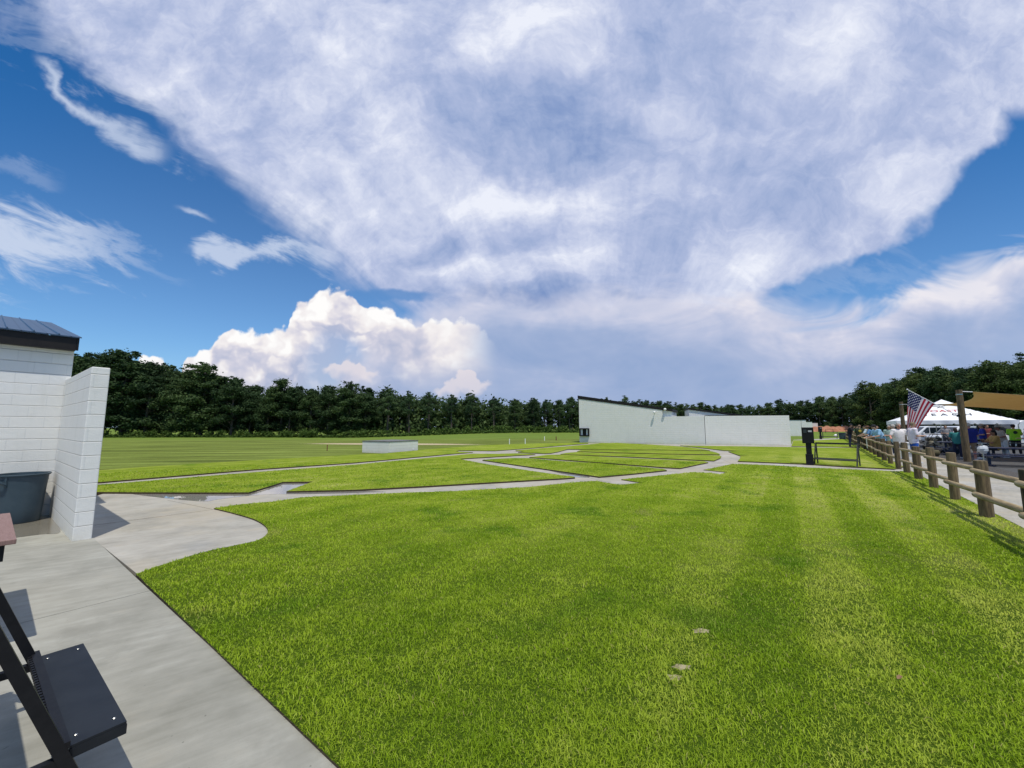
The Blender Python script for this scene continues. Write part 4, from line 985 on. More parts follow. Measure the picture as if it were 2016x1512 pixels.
# ------------------------------------------------------------ people
def remesh(mb, name, mats, parent, vox):
    o = mb.build('tmp_body', mats); md = o.modifiers.new('r', 'REMESH'); md.mode = 'VOXEL'; md.voxel_size = vox; md.use_smooth_shade = True
    sm_ = o.modifiers.new('s', 'SMOOTH'); sm_.factor = .5; sm_.iterations = 2
    bpy.context.view_layer.update()
    me = bpy.data.meshes.new_from_object(o.evaluated_get(bpy.context.evaluated_depsgraph_get())); bpy.data.objects.remove(o)
    me.materials.clear(); me.materials.append(mats if not isinstance(mats, list) else mats[0]); me.name = name
    r_ = bpy.data.objects.new(name, me); COL.objects.link(r_); r_.parent = parent; return r_
def person(label, x, y, face, H=1.76, shirt=(.7, .7, .7), pants=(.03, .04, .09), longp=True, skin=(.50, .30, .21), hair=(.04, .025, .015), hat=None, hatc=(.1, .1, .1), arms='rail', lean=0.0, seat=False, longhair=False, girth=1.0, sleeve=True, emblem=None, glasses=False, group=None, sole=(.6, .6, .6)):
    t = thing('person', label, 'person', (x, y, .0), face - PI / 2, group)     # local +y is where the person faces
    t.scale = (H / 1.76,) * 3
    hipz = .50 if seat else .93; fwd = .44 if seat else 0
    def up(p):                                # bend the upper body about the hips
        yy, zz = p[1], p[2] - .93; c, s_ = math.cos(lean), math.sin(lean)
        return Vector((p[0], yy * c + zz * s_, -yy * s_ + zz * c + hipz))
    M_SK = cloth(skin, 'skin'); g_ = girth
    hip = [Vector((sx * .095, 0, hipz)) for sx in (-1, 1)]
    knee = [Vector((sx * .12, fwd, hipz + .01 if seat else .49)) for sx in (-1, 1)]
    ank = [Vector((sx * .13, fwd + (.02 if seat else -.03), .09)) for sx in (-1, 1)]
    sh = [up((sx * .185 * (.5 + .5 * g_), 0, 1.43)) for sx in (-1, 1)]
    if arms == 'rail': el = [up((sx * .27, .10, 1.15)) + Vector((0, .12, .02)) for sx in (-1, 1)]; wr = [Vector((sx * .12, .62 * (.6 + lean), 1.04 if not seat else .86)) for sx in (-1, 1)]
    elif arms == 'hold': el = [up((sx * .27, .02, 1.16)) for sx in (-1, 1)]; wr = [up((sx * .09, .30, 1.17)) for sx in (-1, 1)]
    elif arms == 'out': el = [up((sx * .33, .08, 1.18)) for sx in (-1, 1)]; wr = [up((sx * .40, .33, 1.16)) for sx in (-1, 1)]
    else: el = [up((sx * .25, -.03, 1.15)) for sx in (-1, 1)]; wr = [up((sx * .27, .07, .90)) for sx in (-1, 1)]
    hd_ = up((0, .03, 1.645)); nk = up((0, .0, 1.47))
    def torso(mb, ex):
        zs = ((.84, .10, .07), (.88, .155, .11), (.95, .165, .118), (1.05, .158, .124), (1.15, .160, .126), (1.25, .170, .122), (1.34, .176, .112), (1.41, .165, .098), (1.46, .12, .078), (1.485, .07, .05))
        mb.tube([up((0, 0, z)) for z, _, _ in zs], [(a * g_ + ex, b2 * g_ + ex) for _, a, b2 in zs], 16)
        mb.cap(sh[0], sh[1], .062 + ex, .062 + ex, 10)
    b = MB(); torso(b, 0)
    b.cap(nk, hd_ - Vector((0, .01, .03)), .055, .052, 10)
    b.ball(hd_, (.076, .094, .112), 16); b.ball(hd_ + Vector((0, .035, -.06)), (.05, .055, .045), 10)
    b.cap(hd_ + Vector((0, .085, .01)), hd_ + Vector((0, .108, -.018)), .009, .014, 8)
    for sx in (-1, 1): b.ball(hd_ + Vector((sx * .078, -.005, -.005)), (.012, .02, .03), 8)
    for i in (0, 1):
        sx = (-1, 1)[i]
        b.cap(sh[i], el[i], .050, .040, 10); b.cap(el[i], wr[i], .039, .027, 10)
        d = (wr[i] - el[i]).normalized(); sd = d.cross(Vector((0, 0, 1))); sd = sd.normalized() if sd.length > .1 else Vector((1, 0, 0))
        b.cap(wr[i], wr[i] + d * .065, .026, .030, 8); b.cap(wr[i] + d * .03 + sd * .015, wr[i] + d * .065 + sd * .025, .022, .02, 8); b.cap(wr[i] + d * .03 - sd * .015, wr[i] + d * .065 - sd * .025, .022, .02, 8)
        for q_, ln_ in zip((-1.5, -.5, .5, 1.5), (.062, .078, .082, .068)):
            f0 = wr[i] + d * .08 + sd * (q_ * .019); f1 = f0 + d * ln_ * .55 - Vector((0, 0, .008)); f2 = f1 + d * ln_ * .4 - Vector((0, 0, .022)); b.cap(f0, f1, .0105, .0095, 6); b.cap(f1, f2, .0095, .008, 6)
        b.cap(wr[i] + d * .02 - sd * sx * .024, wr[i] + d * .07 - sd * sx * .055, .013, .010, 6)
        b.cap(hip[i], knee[i], .085 * (.6 + .4 * g_), .055, 10); b.cap(knee[i], knee[i].lerp(ank[i], .35), .052, .055, 10); b.cap(knee[i].lerp(ank[i], .35), ank[i], .054, .036, 10)
    remesh(b, 'body', M_SK, t, .0115)
    s_ = MB(); torso(s_, .022)
    if not seat: s_.ball(up((0, 0, .88)), (.175 * g_ + .02, .125 * g_ + .02, .08), 14)
    for i in (0, 1):
        e_ = el[i] if sleeve == 'long' else sh[i].lerp(el[i], .72); s_.cap(sh[i], e_, .070, .060, 10)
        if sleeve == 'long': s_.cap(el[i], wr[i], .055, .042, 10)
    so2 = remesh(s_, 'shirt', cloth(shirt), t, .016)
    if emblem:
        c = up((0, -.135 * g_ - .032, 1.27)); MB().ball(c, (.085, .012, .095), 14).build('emblem', cloth(emblem), so2)
    p_ = MB(); p_.ball((0, 0, hipz + .02), (.172 * (.5 + .5 * g_), .125 * g_, .115), 14)
    for i in (0, 1):
        p_.cap(hip[i], knee[i], .103 * (.6 + .4 * g_), .080, 10)
        if longp: p_.cap(knee[i], ank[i] + Vector((0, 0, .02)), .073, .062, 10)
    remesh(p_, 'trousers' if longp else 'shorts', cloth(pants), t, .016)
    for i in (0, 1):
        f = MB(); c = ank[i]; f.ball((c.x, c.y + .01, .055), (.045, .06, .055), 10); f.ball((c.x, c.y + .11, .04), (.048, .10, .04), 10); f.box(c.x - .046, c.x + .046, c.y - .06, c.y + .20, 0, .02); f.build('shoe', cloth(sole), t, smooth=True)
    for sx in (-1, 1): MB().ball(hd_ + Vector((sx * .03, .087, .012)), (.012, .008, .008), 8).build('eye', M_BLACK, t)
    MB().cap(hd_ + Vector((-.022, .082, -.052)), hd_ + Vector((.022, .082, -.052)), .006, .006, 6).build('mouth', cloth((.28, .10, .08)), t)
    if glasses:
        gl = MB()
        for sx in (-1, 1): gl.ball(hd_ + Vector((sx * .032, .096, .012)), (.028, .008, .018), 8); gl.cap(hd_ + Vector((sx * .06, .085, .015)), hd_ + Vector((sx * .08, .0, .015)), .004, .004, 5)
        gl.build('sunglasses', M_BLACK, t)
    if hair:
        hm = MB(); hm.ball(hd_ + Vector((0, -.018, .028)), (.088, .100, .100), 14)
        if longhair: hm.ball(hd_ + Vector((0, -.075, -.05)), (.085, .05, .13), 12)
        hm.build('hair', cloth(hair), t, smooth=True)
    if hat:
        h = MB(); c = hd_ + Vector((0, -.005, .055)); h.ball(c + Vector((0, 0, .02)), (.096, .108, .075), 14)
        if hat == 'brim': h.tube([c + Vector((0, 0, -.005)), c + Vector((0, 0, .008))], [.185, .17], 18); h.tube([c, c + Vector((0, 0, .10))], [.098, .08], 14)
        else: h.add([c + Vector(v_) for v_ in ((-.07, .07, 0), (.07, .07, 0), (.055, .18, -.012), (-.055, .18, -.012), (-.07, .07, .012), (.07, .07, .012), (.055, .18, -.004), (-.055, .18, -.004))], [(3, 2, 1, 0), (4, 5, 6, 7), (0, 1, 5, 4), (1, 2, 6, 5), (2, 3, 7, 6), (3, 0, 4, 7)])
        h.build('hat', cloth(hatc), t, smooth=True)
    return t
FR = math.atan2(E2[1], E2[0])                 # facing right across the fence
FL = FR + PI; FA = AZ_F; FC = AZ_F + PI       # facing left, away, back towards the camera
LB = (.32, .56, .80); 
person('person in a black shirt and jeans standing on the grass with forearms on the fence', *at(1672, 32), FR, 1.86, (.008, .008, .012), (.012, .02, .055), lean=.12, hat='cap', hatc=(.02, .02, .03), sole=(.04, .03, .03))
person('person in a pale lime shirt behind the one in black', *at(1683, 40), FR, 1.74, (.45, .75, .35), lean=.2)
person('person seen from behind in a dark green shirt with a round yellow back emblem', *at(1693, 29.5), FA, 1.80, (.018, .030, .012), (.05, .05, .055), girth=1.35, lean=.2, hair=(.22, .15, .10), emblem=(.55, .42, .06))
person('person in a white and blue shirt left of the one in the brown hat', *at(1709, 28), FL, 1.74, (.62, .74, .84), lean=.2, hair=(.02, .02, .02))
person('person in a wide brown hat and blue shirt leaning on the fence', *at(1718, 26.5), FL, 1.74, (.12, .27, .50), lean=.35, hat='brim', hatc=(.16, .085, .05))
person('person in a light blue shirt and dark cap bending over the fence rail', *at(1735, 21.5), FL + .5, 1.82, LB, (.05, .06, .09), lean=.45, girth=1.2, hat='cap', hatc=(.015, .015, .02))
person('grey haired person in sunglasses standing behind the light blue shirt', *at(1750.5, 23.5), FC, 1.72, (.30, .42, .38), arms='hold', hair=(.32, .31, .30), glasses=True)
person('person in a blue shirt half hidden behind the one in white', *at(1759.5, 21), FL, 1.76, LB, arms='hold', hair=(.45, .42, .40))
person('smiling person in white shirt and sunglasses facing the camera over the fence', *at(1768, 18.6), FC + .25, 1.80, (.80, .76, .76), (.30, .28, .25), arms='out', girth=1.2, glasses=True, skin=(.58, .27, .20), hair=(.30, .26, .23), lean=.1)
person('person in a white shirt and bright blue shorts standing behind the flag', *at(1797, 18.2), FR + .3, 1.86, (.78, .72, .80), (.015, .09, .42), False, arms='hold', girth=1.1, hair=(.2, .15, .1))
person('person in a teal shirt with dark hair left of the tall wooden pole', *at(1881, 21), FA, 1.58, (.03, .20, .20), (.012, .018, .05), longhair=True, arms='hold', hair=(.02, .012, .01))
person('broad person in a navy shirt and khaki shorts right of the tall wooden pole', *at(1907, 19.6), FA - .5, 1.83, (.008, .016, .16), (.22, .15, .10), False, girth=1.4, hair=(.45, .40, .36), arms='hold', skin=(.45, .20, .15))
person('person in a royal blue shirt and pale cap facing left', *at(1934, 23), FL, 1.80, (.01, .03, .32), hat='cap', hatc=(.5, .48, .52), arms='hold', hair=(.2, .15, .12))
person('dark haired person in a tan shirt sitting at the picnic table', *at(1956, 20.2), FL + .2, 1.95, (.42, .26, .08), (.03, .03, .04), seat=True, skin=(.30, .15, .09), longhair=True, girth=1.15, hair=(.012, .009, .008))
person('person in a brimmed hat and beige shirt standing over the table', *at(1974, 21.5), FL + .3, 1.72, (.45, .40, .36), (.62, .66, .70), hat='brim', hatc=(.30, .30, .28), arms='hold', lean=.25, skin=(.28, .12, .09))
person('person seen from behind in a neon lime green shirt at the right edge', *at(1997, 23.5), FA, 1.78, (.35, .85, .06), (.02, .02, .03), arms='hold', hat='cap', hatc=(.03, .04, .10), emblem=(.02, .06, .05), girth=1.25, lean=.15)
person('dark haired person in a black shirt beyond the brown hat', *at(1727, 27), FC, 1.72, (.015, .015, .02), hair=(.015, .012, .01), arms='hold')
person('person in a grey shirt deep under the tent left of the wooden pole', *at(1862, 30), FC, 1.74, (.25, .25, .27), (.05, .05, .06), arms='hold', hair=(.1, .07, .05))
person('person in a maroon shirt under the tent behind the royal blue shirt', *at(1943, 27), FC + .4, 1.78, (.16, .03, .03), (.05, .05, .06), arms='hold', hair=(.03, .02, .02))
person('person in a black shirt at the far end of the fence', *at(1678, 44), FR, 1.74, (.02, .02, .025), (.03, .03, .04), lean=.2)
person('person in brown at the very right edge of the photo', *at(2024, 19), FL, 1.64, (.10, .045, .02), (.02, .015, .01), arms='hold', hair=(.05, .02, .01))

# ------------------------------------------------------------ things near the people
x_, y_ = at(1787, 19.8); ck = thing('cooler', 'white drinks cooler on the walk behind the fence', 'cooler', (x_, y_, .0), FR)
MB().box(-.32, .32, -.22, .22, 0.0, .80).build('body', M_WHITE, ck, bevel=.03); MB().box(-.34, .34, -.24, .24, .802, .88).build('lid', M_WHITE, ck, bevel=.02); MB().box(-.30, .30, -.245, -.222, .3, .36).build('handle', M_RIM, ck)
tw = MB(); vs = []; fs = []
for i in range(9):
    for j_ in range(13):
        vs.append(((i - 4) * .05 * (1 - .02 * j_), .10 + .012 * math.sin(i * 2.1 + j_ * .5) + .02, .05 - j_ * .062))
for i in range(8):
    for j_ in range(12): a = i * 13 + j_; fs.append((a, a + 1, a + 14, a + 13))
tw.add(vs, fs); fs_, fw_ = 28.6, 2.16
to = tw.build('towel', M_WHITE, smooth=True, loc=SW(34.2, 1.93, .97), rotz=math.atan2(E1[1], E1[0]) + PI); to.modifiers.new('thick', 'SOLIDIFY').thickness = .012
tag(to, 'crumpled white towel hanging over the fence below the green shirt', 'towel')
x_, y_ = at(1930, 16.2); bg_ = thing('plastic_bag', 'white plastic bag hanging on a thin stand behind the fence', 'bag', (x_, y_, 0), 0)
MB().tube([(0, 0, 0), (0, 0, .98)], [.02, .018], 8).tube([(-.2, 0, .98), (.2, 0, .98)], [.012, .012], 6).build('stand', M_RIM, bg_)
bb = MB(); bb.ball((0, 0, .72), (.19, .14, .15), 9); bb.ball((.09, .02, .80), (.13, .11, .10), 7); bb.ball((-.10, -.03, .76), (.12, .12, .11), 7); bb.ball((.02, 0, .62), (.12, .1, .08), 7)
bq = bb.build('bag', mat('thin_plastic', (.50, .52, .55), .35), bg_)
def camo(nb, p):
    f = nb.noise(objc(nb), 3.5, 4, .6); nb.link(nb.ramp(f, [(.42, (.012, .012, .010)), (.47, (.05, .045, .03)), (.55, (.40, .37, .28)), (.62, (.02, .02, .018))]), p.inputs['Base Color'])
M_CAMO = mat('camouflage', rough=.6, fn=camo)
x_, y_ = at(1853, 26); uc = thing('utility_cart', 'low camouflage patterned utility cart with black wheels in front of the tent', 'cart', (x_, y_, 0), FR)
MB().hexa([(-.85, -.5, .35), (.95, -.5, .35), (.95, .5, .35), (-.85, .5, .35)], [(-.75, -.45, .72), (.75, -.45, .66), (.75, .45, .66), (-.75, .45, .72)]).build('body', M_CAMO, uc, bevel=.06)
MB().box(-.75, -.05, -.4, .4, .722, .95).build('seat', M_CAMO, uc, bevel=.06)
MB().tube([(-.8, -.45, .5), (-.45, -.42, 1.15), (.1, -.42, 1.15), (.45, -.45, .6)], [.02] * 4, 6).tube([(-.8, .45, .5), (-.45, .42, 1.15), (.1, .42, 1.15), (.45, .45, .6)], [.02] * 4, 6).build('roll_frame', M_BLACK, uc)
for x in (-.6, .65):
    for y in (-.5, .5):
        wv = MB().tube([(x, y - .1, .28), (x, y - .07, .28), (x, y + .07, .28), (x, y + .1, .28)], [.22, .28, .28, .22], 18).build('tyre', M_TYRE, uc, smooth=40)
        MB().tube([(x, y - .105, .28), (x, y + .105, .28)], [.13, .13], 12).build('rim', M_RIM, wv)

# ------------------------------------------------------------ cars
def car(label, px, Yd, face, color, kind='suv', group='vehicles parked beyond the tent'):
    x_, y_ = at(px, Yd); t = thing('parked_car' if kind != 'van' else 'parked_van', label, 'van' if kind == 'van' else 'car', (x_, y_, -.01), face, group)
    P = mat('car_paint', color, .28, .1, .6, Coat_Weight=.6)
    L, Wd, H = {'suv': (4.8, 1.95, 1.72), 'sedan': (4.7, 1.85, 1.45), 'van': (5.6, 2.05, 2.15)}[kind]; h = L / 2
    bt = .95 if kind == 'suv' else (.88 if kind == 'sedan' else 1.05)
    lower = [(-h, .45), (-h + .05, .30), (h - .05, .28), (h, .42), (h - .03, .70), (h - .18, bt - .12), (h - 1.15, bt), (-h + .08, bt + .02), (-h, .75)]
    def extr(poly, w0, w1, name, m_, par):     # side profile extruded across the width with chamfered flanks
        mb = MB(); n = len(poly); cx = sum(p[0] for p in poly) / n; cz_ = sum(p[1] for p in poly) / n
        sh_ = lambda k_: [(cx + (p[0] - cx) * k_, cz_ + (p[1] - cz_) * k_) for p in poly]
        rings = [(sh_(.93), -w0), (poly, -w1), (poly, w1), (sh_(.93), w0)]
        vs = [(x, y, z) for pl, y in rings for x, z in pl]; fs = []
        for i in range(3):
            for k_ in range(n): k2 = (k_ + 1) % n; fs.append((i * n + k_, (i + 1) * n + k_, (i + 1) * n + k2, i * n + k2))
        fs.append(tuple(range(n))); fs.append(tuple(reversed(range(3 * n, 4 * n)))); mb.add(vs, fs); return mb.build(name, m_, par, smooth=25)
    body = extr(lower, Wd / 2, Wd / 2 - .09, 'body', P, t)
    if kind == 'suv': cab = [(-h + .12, bt), (h - 1.30, bt), (h - 2.05, H - .06), (h - 2.3, H), (-h + .55, H - .02), (-h + .3, H - .10)]
    elif kind == 'sedan': cab = [(-h + .75, bt), (h - 1.2, bt), (h - 2.0, H - .04), (h - 2.3, H), (-h + 1.7, H - .02), (-h + 1.4, H - .08)]
    else: cab = [(-h + .05, bt), (h - .85, bt), (h - 1.45, H - .1), (h - 1.7, H), (-h + .2, H), (-h + .06, H - .1)]
    cb = extr(cab, Wd / 2 - .16, Wd / 2 - .24, 'cabin', P, t)
    cx = sum(p[0] for p in cab) / len(cab); cz_ = sum(p[1] for p in cab) / len(cab)
    for sg in (-1, 1):
        y = sg * (Wd / 2 - .155); gl = MB()
        zlo, zhi = bt + .04, H - .14; xs = [-h + .4, -h + 1.35, -h + 1.43, h - 2.35, h - 2.27, h - 1.62] if kind != 'sedan' else [-h + 1.25, -h + 1.75, -h + 1.8, h - 2.35, h - 2.27, h - 1.6]
        for a, b2 in ((0, 1), (2, 3), (4, 5)):
            xa, xb = xs[a], xs[b2]; xt = xb - (.5 if b2 == 5 else 0); xta = xa + (.3 if a == 0 and kind == 'sedan' else 0)
            gl.hexa([(xa, y - .02, zlo), (xb, y - .02, zlo), (xb, y + .02, zlo), (xa, y + .02, zlo)], [(xta, y - .02, zhi), (xt, y - .02, zhi), (xt, y + .02, zhi), (xta, y + .02, zhi)])
        gl.build('side_glass', M_GLASS, t)
        for x in (-h + .92, h - .95):
            r_ = .36 if kind != 'sedan' else .32; ww = sg * Wd / 2
            tb2 = MB().tube([(x, ww - sg * .2, r_), (x, ww - sg * .02, r_), (x, ww + sg * .015, r_)], [r_, r_, r_ * .93], 24).build('tyre', M_TYRE, t, smooth=40)
            MB().tube([(x, ww - sg * .05, r_), (x, ww + sg * .022, r_)], [r_ * .66, r_ * .62], 18).build('rim', M_RIM, tb2)
        MB().box(h - .12, h - .02, sg * (Wd / 2 - .28) - .14, sg * (Wd / 2 - .28) + .14, .62, .76).build('headlight', M_GLASS, t)
        MB().box(h - 1.75, h - 1.6, sg * (Wd / 2 + .06) - .08, sg * (Wd / 2 + .06) + .08, bt + .02, bt + .16).build('mirror', P, t)
        MB().box(-h - .01, -h + .06, sg * (Wd / 2 - .2) - .08, sg * (Wd / 2 - .2) + .08, .75, .95).build('taillight', mat('tail_red', (.4, .01, .01), .2), t)
    # windscreen and rear window lie on the cabin slopes
    def slope_glass(p, q_, name):
        v = Vector((q_[0] - p[0], 0, q_[1] - p[1])); n_ = Vector((v.z, 0, -v.x)).normalized() * (1 if name == 'windscreen' else -1); a = Vector((p[0], 0, p[1])) + v * .10 + n_ * .008; b2 = Vector((p[0], 0, p[1])) + v * .92 + n_ * .008; w = Wd / 2 - .30
        k_ = n_ * .012
        MB().hexa([a + Vector((0, -w, 0)), a + Vector((0, w, 0)), a + Vector((0, w, 0)) + k_, a + Vector((0, -w, 0)) + k_], [b2 + Vector((0, -w, 0)), b2 + Vector((0, w, 0)), b2 + Vector((0, w, 0)) + k_, b2 + Vector((0, -w, 0)) + k_]).build(name, M_GLASS, t)
    slope_glass(cab[1], cab[2], 'windscreen'); slope_glass(cab[0], cab[-1], 'rear_window')
    MB().box(h - .05, h + .01, -.5, .5, .45, .62).build('grille', M_BLACK, t)
WHT = (.78, .79, .80)
car('black car parked at the left under the tent behind the flag', 1800, 44, FL + .5, (.012, .013, .016), 'sedan')
car('white hatchback beside the black car, partly behind the cart', 1822, 41, FL + .35, WHT, 'suv')
car('silver white SUV parked broadside in the middle under the tent', 1880, 38.5, PI - .05, (.62, .64, .68), 'suv')
car('white sedan parked behind the people in blue shirts', 1925, 34, FL + .3, WHT, 'sedan')
car('pale blue grey van with a sloping windscreen near the right end of the tent', 1975, 33, FL + .9, (.48, .56, .60), 'van')
car('tall white van at the right edge of the photo', 2035, 31, FL + .3, WHT, 'van')
car('dark SUV parked behind the silver one', 1850, 48, FL + .4, (.02, .025, .03), 'suv')

# red clay bank at the end of the row
mb = MB(); vs = []; fs = []
c0_, c1_ = Vector(G(1600, 849.5)), Vector(G(1700, 849.5))
for i in range(31):
    for j_ in range(7):
        p = c0_.lerp(c1_, i / 30); v_ = j_ / 6; h_ = 1.7 * math.sin(PI * min(1, v_ * 1.0)) ** .7 * min(1, (i + 1) / 5, (31 - i) / 5) * (1 + .15 * math.sin(i * 1.7) + .1 * math.sin(i * .6 + 1))
        vs.append((p.x + v_ * 3, p.y + v_ * 9 + math.sin(i) * .4, -.06 + h_))
for i in range(30):
    for j_ in range(6): a = i * 7 + j_; fs.append((a, a + 7, a + 8, a + 1))
mb.add(vs, fs); structure(mb.build('earth_bank', M_CLAY, smooth=True))

# ------------------------------------------------------------ trees
def leafquads(centers, radii, per, size, flat=.8, rng=RNG):
    out = []
    for c, r_ in zip(centers, radii):
        n = int(per * (r_ / np.mean(radii)) ** 2)
        d = rng.normal(size=(n, 3)); d /= np.linalg.norm(d, axis=1)[:, None]
        sc_ = rng.uniform(.7, 1.35, 3); p = np.array(c) + d * (r_ * np.abs(rng.normal(.55, .42, n)))[:, None] * np.array([1, 1, flat]) * sc_
        a = rng.normal(size=(n, 3)); a /= np.linalg.norm(a, axis=1)[:, None]
        nrm = d + rng.normal(size=(n, 3)) * .7; nrm /= np.linalg.norm(nrm, axis=1)[:, None]
        t1 = np.cross(nrm, a); t1 /= np.linalg.norm(t1, axis=1)[:, None]; t2 = np.cross(nrm, t1)
        s_ = (size * (.6 + .8 * rng.random(n)))[:, None]
        q_ = np.stack([p - t1 * s_ * .5, p - t2 * s_ * .32 + t1 * s_ * .1, p + t1 * s_ * .6, p + t2 * s_ * .32], 1)
        out.append(q_.reshape(-1, 3))
    return np.concatenate(out)
def tree_proto(kind, H, mleaf, seed):
    rg = np.random.default_rng(seed); t = thing('pine_tree' if kind == 'pine' else 'broadleaf_tree', 'tree', 'tree')
    C, R_ = [], []
    trk = MB(); bend = rg.normal(0, .25, 2)
    tp = lambda u: Vector((bend[0] * math.sin(u * 3), bend[1] * math.sin(u * 2.5 + 1), H * u))
    trk.tube([tp(u) - Vector(tp(0).xy.to_3d()) if False else tp(u) for u in np.linspace(0, .93, 9)], [H * .016 * (1 - .85 * u) + .02 for u in np.linspace(0, .93, 9)], 8)
    if kind == 'pine':
        n = 24; lo = .46 + rg.random() * .12
        for i in range(n):
            u = lo + (1 - lo) * (i + rg.random()) / n; sp = H * (.145 * math.sin(PI * min(1, (u - lo) / (1 - lo) * .82 + .18)) + .02); an = rg.random() * 6.28; rr = sp * (.35 + .75 * rg.random())
            c = tp(u) + Vector((math.cos(an) * rr, math.sin(an) * rr, rg.normal(0, .15))); C.append(tuple(c)); R_.append(H * (.032 + .030 * rg.random()) * (1.2 if u < .9 else .8))
            trk.tube([tp(u - .03), c], [.05, .02], 4, cap=False)
        for i in range(4):
            u = .15 + .3 * rg.random(); an = rg.random() * 6.28; trk.tube([tp(u), tp(u) + Vector((math.cos(an) * .8, math.sin(an) * .8, .2))], [.03, .012], 4, cap=False)
        q_ = leafquads(C, R_, 230, .25, .62, rg)
    else:
        n = 44
        for i in range(n):
            ph = rg.random() * 6.28; u = rg.random(); z = H * (.14 + .83 * u ** .8); env = H * (.25 if kind == 'broad' else .18) * math.sin(PI * min(1, .16 + .84 * (z / H))) ** .6 * (1.0 if z / H < .75 else .85); rr = env * (.35 + .75 * rg.random() ** .6)
            c = Vector((math.cos(ph) * rr, math.sin(ph) * rr, z)); C.append(tuple(c)); R_.append(H * (.045 + .045 * rg.random()))
            if i % 2: trk.tube([tp(max(.08, z / H - .16)), c], [H * .005, .02], 4, cap=False)
        for i in range(8):                  # loose sprigs that break the outline
            ph = rg.random() * 6.28; c = Vector((math.cos(ph) * H * .12 * rg.random(), math.sin(ph) * H * .12 * rg.random(), H * (.93 + .1 * rg.random()))); C.append(tuple(c)); R_.append(H * (.022 + .018 * rg.random()))
        q_ = leafquads(C, R_, 250, .28, .75, rg)
    trk.build('trunk', M_BARK, t, smooth=True); npmesh('crown', q_, 4, mleaf, t)
    register(t); return t
PR = {'pine': [tree_proto('pine', 14, M_PINE, s_) for s_ in (1, 2, 3, 4)], 'broad': [tree_proto('broad', 13, M_LEAF, s_) for s_ in (11, 12, 13, 14)], 'slim': [tree_proto('slim', 13, M_LEAF, s_) for s_ in (21, 22)],
      'lite': [tree_proto('broad', 13, M_LITE, 31), tree_proto('pine', 14, M_LITE, 32)], 'rpine': [tree_proto('pine', 14, M_PINE, 41), tree_proto('slim', 13, M_PINE, 42), tree_proto('broad', 13, M_PINE, 43)]}
USED = set(); rt = random.Random(5)
TAB = [(p_, D_, 1.65 + (840 - y_) / 775 * D_) for p_, D_, y_ in ((-420, 105, 690), (0, 116, 690), (150, 122, 697), (225, 124, 693), (270, 124, 706), (300, 125, 714), (350, 126, 724), (400, 126, 720), (440, 126, 737), (500, 126, 757), (560, 126, 753), (620, 124, 759), (700, 121, 757),
       (760, 120, 759), (830, 119, 762), (900, 118, 768), (950, 117, 773), (1010, 117, 781), (1138, 122, 782), (1232, 138, 785), (1300, 150, 789), (1450, 172, 793), (1500, 172, 791), (1550, 170, 783), (1600, 160, 782), (1660, 150, 773), (1710, 138, 765), (1760, 126, 757), (1800, 118, 736), (1850, 108, 724), (1900, 100, 722), (1940, 95, 723), (1975, 91, 708), (2016, 88, 696), (2250, 74, 680), (2600, 62, 670))]
def tab(px):
    for a, b2 in zip(TAB, TAB[1:]):
        if a[0] <= px <= b2[0]:
            u = (px - a[0]) / (b2[0] - a[0]); return a[1] + (b2[1] - a[1]) * u, a[2] + (b2[2] - a[2]) * u
def line_pt(px, extra=0): Yd, h = tab(px); x_, y_ = at(px, Yd); d = Vector((x_, y_)).normalized(); return x_ + d.x * extra, y_ + d.y * extra, h
pts = []; px = -260.0; last = None; acc = 0
while px < 2420:
    p = line_pt(px)
    if last is None or math.hypot(p[0] - last[0], p[1] - last[1]) >= (6.4 if px < 1050 else 3.9): pts.append(px); last = p
    px += 1.0
def place_tree(kind, x, y, h, rz, label, group, proto=None):
    pl = PR[kind]; pr = proto or pl[rt.randrange(len(pl))]; base = 14 if 'pine' in (pr['category'], pr.name.split('_')[0]) else 13
    gz = ground_z(x, y); sc = (h - gz) / base; wk = 1.28 if kind in ('broad', 'slim') and x < 0 else 1.12; sc = (sc * rt.uniform(.9, 1.15) * wk, sc * rt.uniform(.9, 1.15) * wk, sc)
    if pr.name not in USED:
        USED.add(pr.name); pr.location = (x, y, gz - .05); pr.rotation_euler = (0, 0, rz); pr.scale = sc; pr['label'] = label; pr['group'] = group; return pr
    return dup(pr, (x, y, gz - .05), rz, sc, label, group)
nt_ = 0
for i, px in enumerate(pts):
    for row in range(3 if px < 1300 or px > 1600 else 2):
        e_ = (row * 4.2 + rt.uniform(-1.3, 1.3)) * (1.7 if px < 1050 else 1); x, y, h = line_pt(px + rt.uniform(-3, 3), e_)
        k_ = rt.uniform(.76, .93) if row == 0 else (rt.uniform(.84, 1.0) if row == 1 else rt.uniform(.90, 1.06)); k_ *= 1.05 if px > 1700 else 1.0
        if px < 700:
            kind = rt.choice(['broad', 'broad', 'broad', 'slim']); lab, gr = ('dark broadleaf tree in the dense wood at the left edge of the field', 'broadleaf trees at the left')
        elif px < 1640:
            kind = rt.choice(['pine', 'pine', 'pine', 'slim', 'broad']) if row else rt.choice(['pine', 'pine', 'slim'])
            lab, gr = (('tall dark tree in the wood behind the middle of the field', 'trees behind the field') if px < 1140 else ('distant dark tree behind the white houses', 'trees behind the white houses'))
        else:
            kind = rt.choice(['rpine', 'rpine', 'lite', 'lite', 'pine']); lab, gr = ('green tree in the wood behind the tent and the parked vehicles', 'trees behind the tent')
        place_tree(kind, x, y, h * k_, rt.uniform(0, 6.28), lab, gr); nt_ += 1
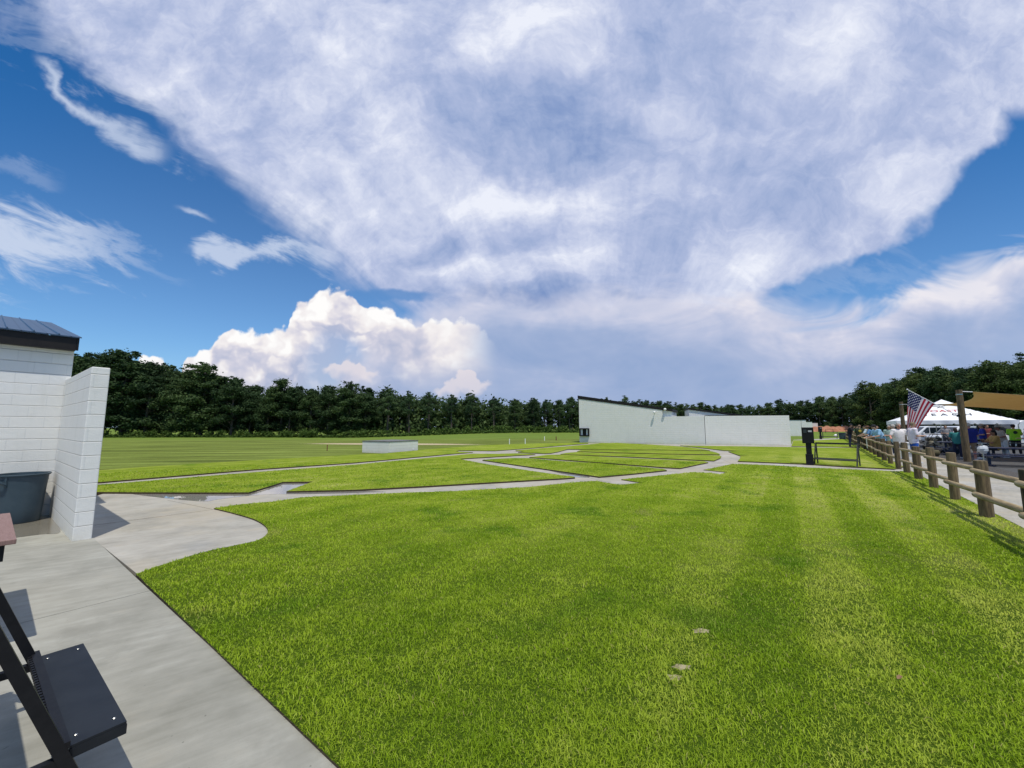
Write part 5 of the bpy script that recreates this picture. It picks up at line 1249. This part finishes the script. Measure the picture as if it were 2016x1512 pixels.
# outstanding trees
for px, ex, hk, kind, lab in ((690, 1, 1.05, 'broad', 'ragged tree top rising above the wood left of the small pink cloud'), (548, 0, 1.06, 'slim', 'pointed tree rising above the dark wood left of the middle'), (225, 0, 1.0, 'broad', 'tallest spreading tree above the white wing wall'), (170, 2, 1.0, 'broad', 'spreading tree crown right behind the roof of the block building'),
                         (395, 0, 1.03, 'slim', 'pointed tree top in front of the pink cloud base'), (1718, -4, 1.10, 'lite', 'thin topped pale tree standing above the wood left of the flag'), (1770, -3, 1.03, 'pine', 'sparse crowned tree above the flag'), (1232, 0, 1.08, 'pine', 'single round crown just above the sloping roof of the white house')):
    x, y, h = line_pt(px, ex); place_tree(kind, x, y, h * hk, rt.uniform(0, 6.28), lab, None) ; nt_ += 1
for L_ in PR.values():
    for pr in L_:
        if pr.name not in USED:
            for c in KIDS[pr.name]: bpy.data.objects.remove(c)
            bpy.data.objects.remove(pr)
# the interior of the wood reads as one dark mass
cs, rs = [], []
px = -260.0
while px < 2420:
    kk = 1.7 if px < 1050 else 1.0
    for ex, zf in ((9, .25), (9, .5), (12, .7), (4.5, .16), (7, .36)):
        x, y, h = line_pt(px, (ex + rt.uniform(-1, 1)) * kk); cs.append((x, y, h * zf + rt.uniform(-.8, .8))); rs.append(rt.uniform(1.6, 2.6) * kk)
    px += 16 if 1100 < px < 1700 else 22
tag(npmesh('woodland', leafquads(cs, rs, 130, 1.1, 1.0), 4, M_LEAF), 'dark shaded interior of the wood behind the first rows of trees', 'woodland', kind='stuff')
# weeds and bushes along the foot of the wood
cs, rs = [], []
for i in range(1100):
    px = rt.uniform(150, 1140); x, y, h = line_pt(px, rt.uniform(-9, 0)); big_ = rt.random() < .16
    cs.append((x, y, ground_z(x, y) + rt.uniform(.1, .6) + (1.0 if big_ else 0))); rs.append(rt.uniform(.3, .6) * (2.4 if big_ and 540 < px < 720 else (1.5 if big_ else 1)))
tag(npmesh('undergrowth', leafquads(cs, rs, 60, .38, .8), 4, M_BUSH), 'light green weeds and bushes along the foot of the dark wood', 'undergrowth', kind='stuff')
cs, rs = [], []
for i in range(500):
    px = rt.uniform(1400, 2400); x, y, h = line_pt(px, rt.uniform(-6, 0)); cs.append((x, y, rt.uniform(.2, 1.6))); rs.append(rt.uniform(.6, 1.2))
tag(npmesh('undergrowth', leafquads(cs, rs, 60, .5, .8), 4, M_BUSH), 'low green bushes at the foot of the wood behind the tent', 'undergrowth', kind='stuff')
print('TREES', nt_)
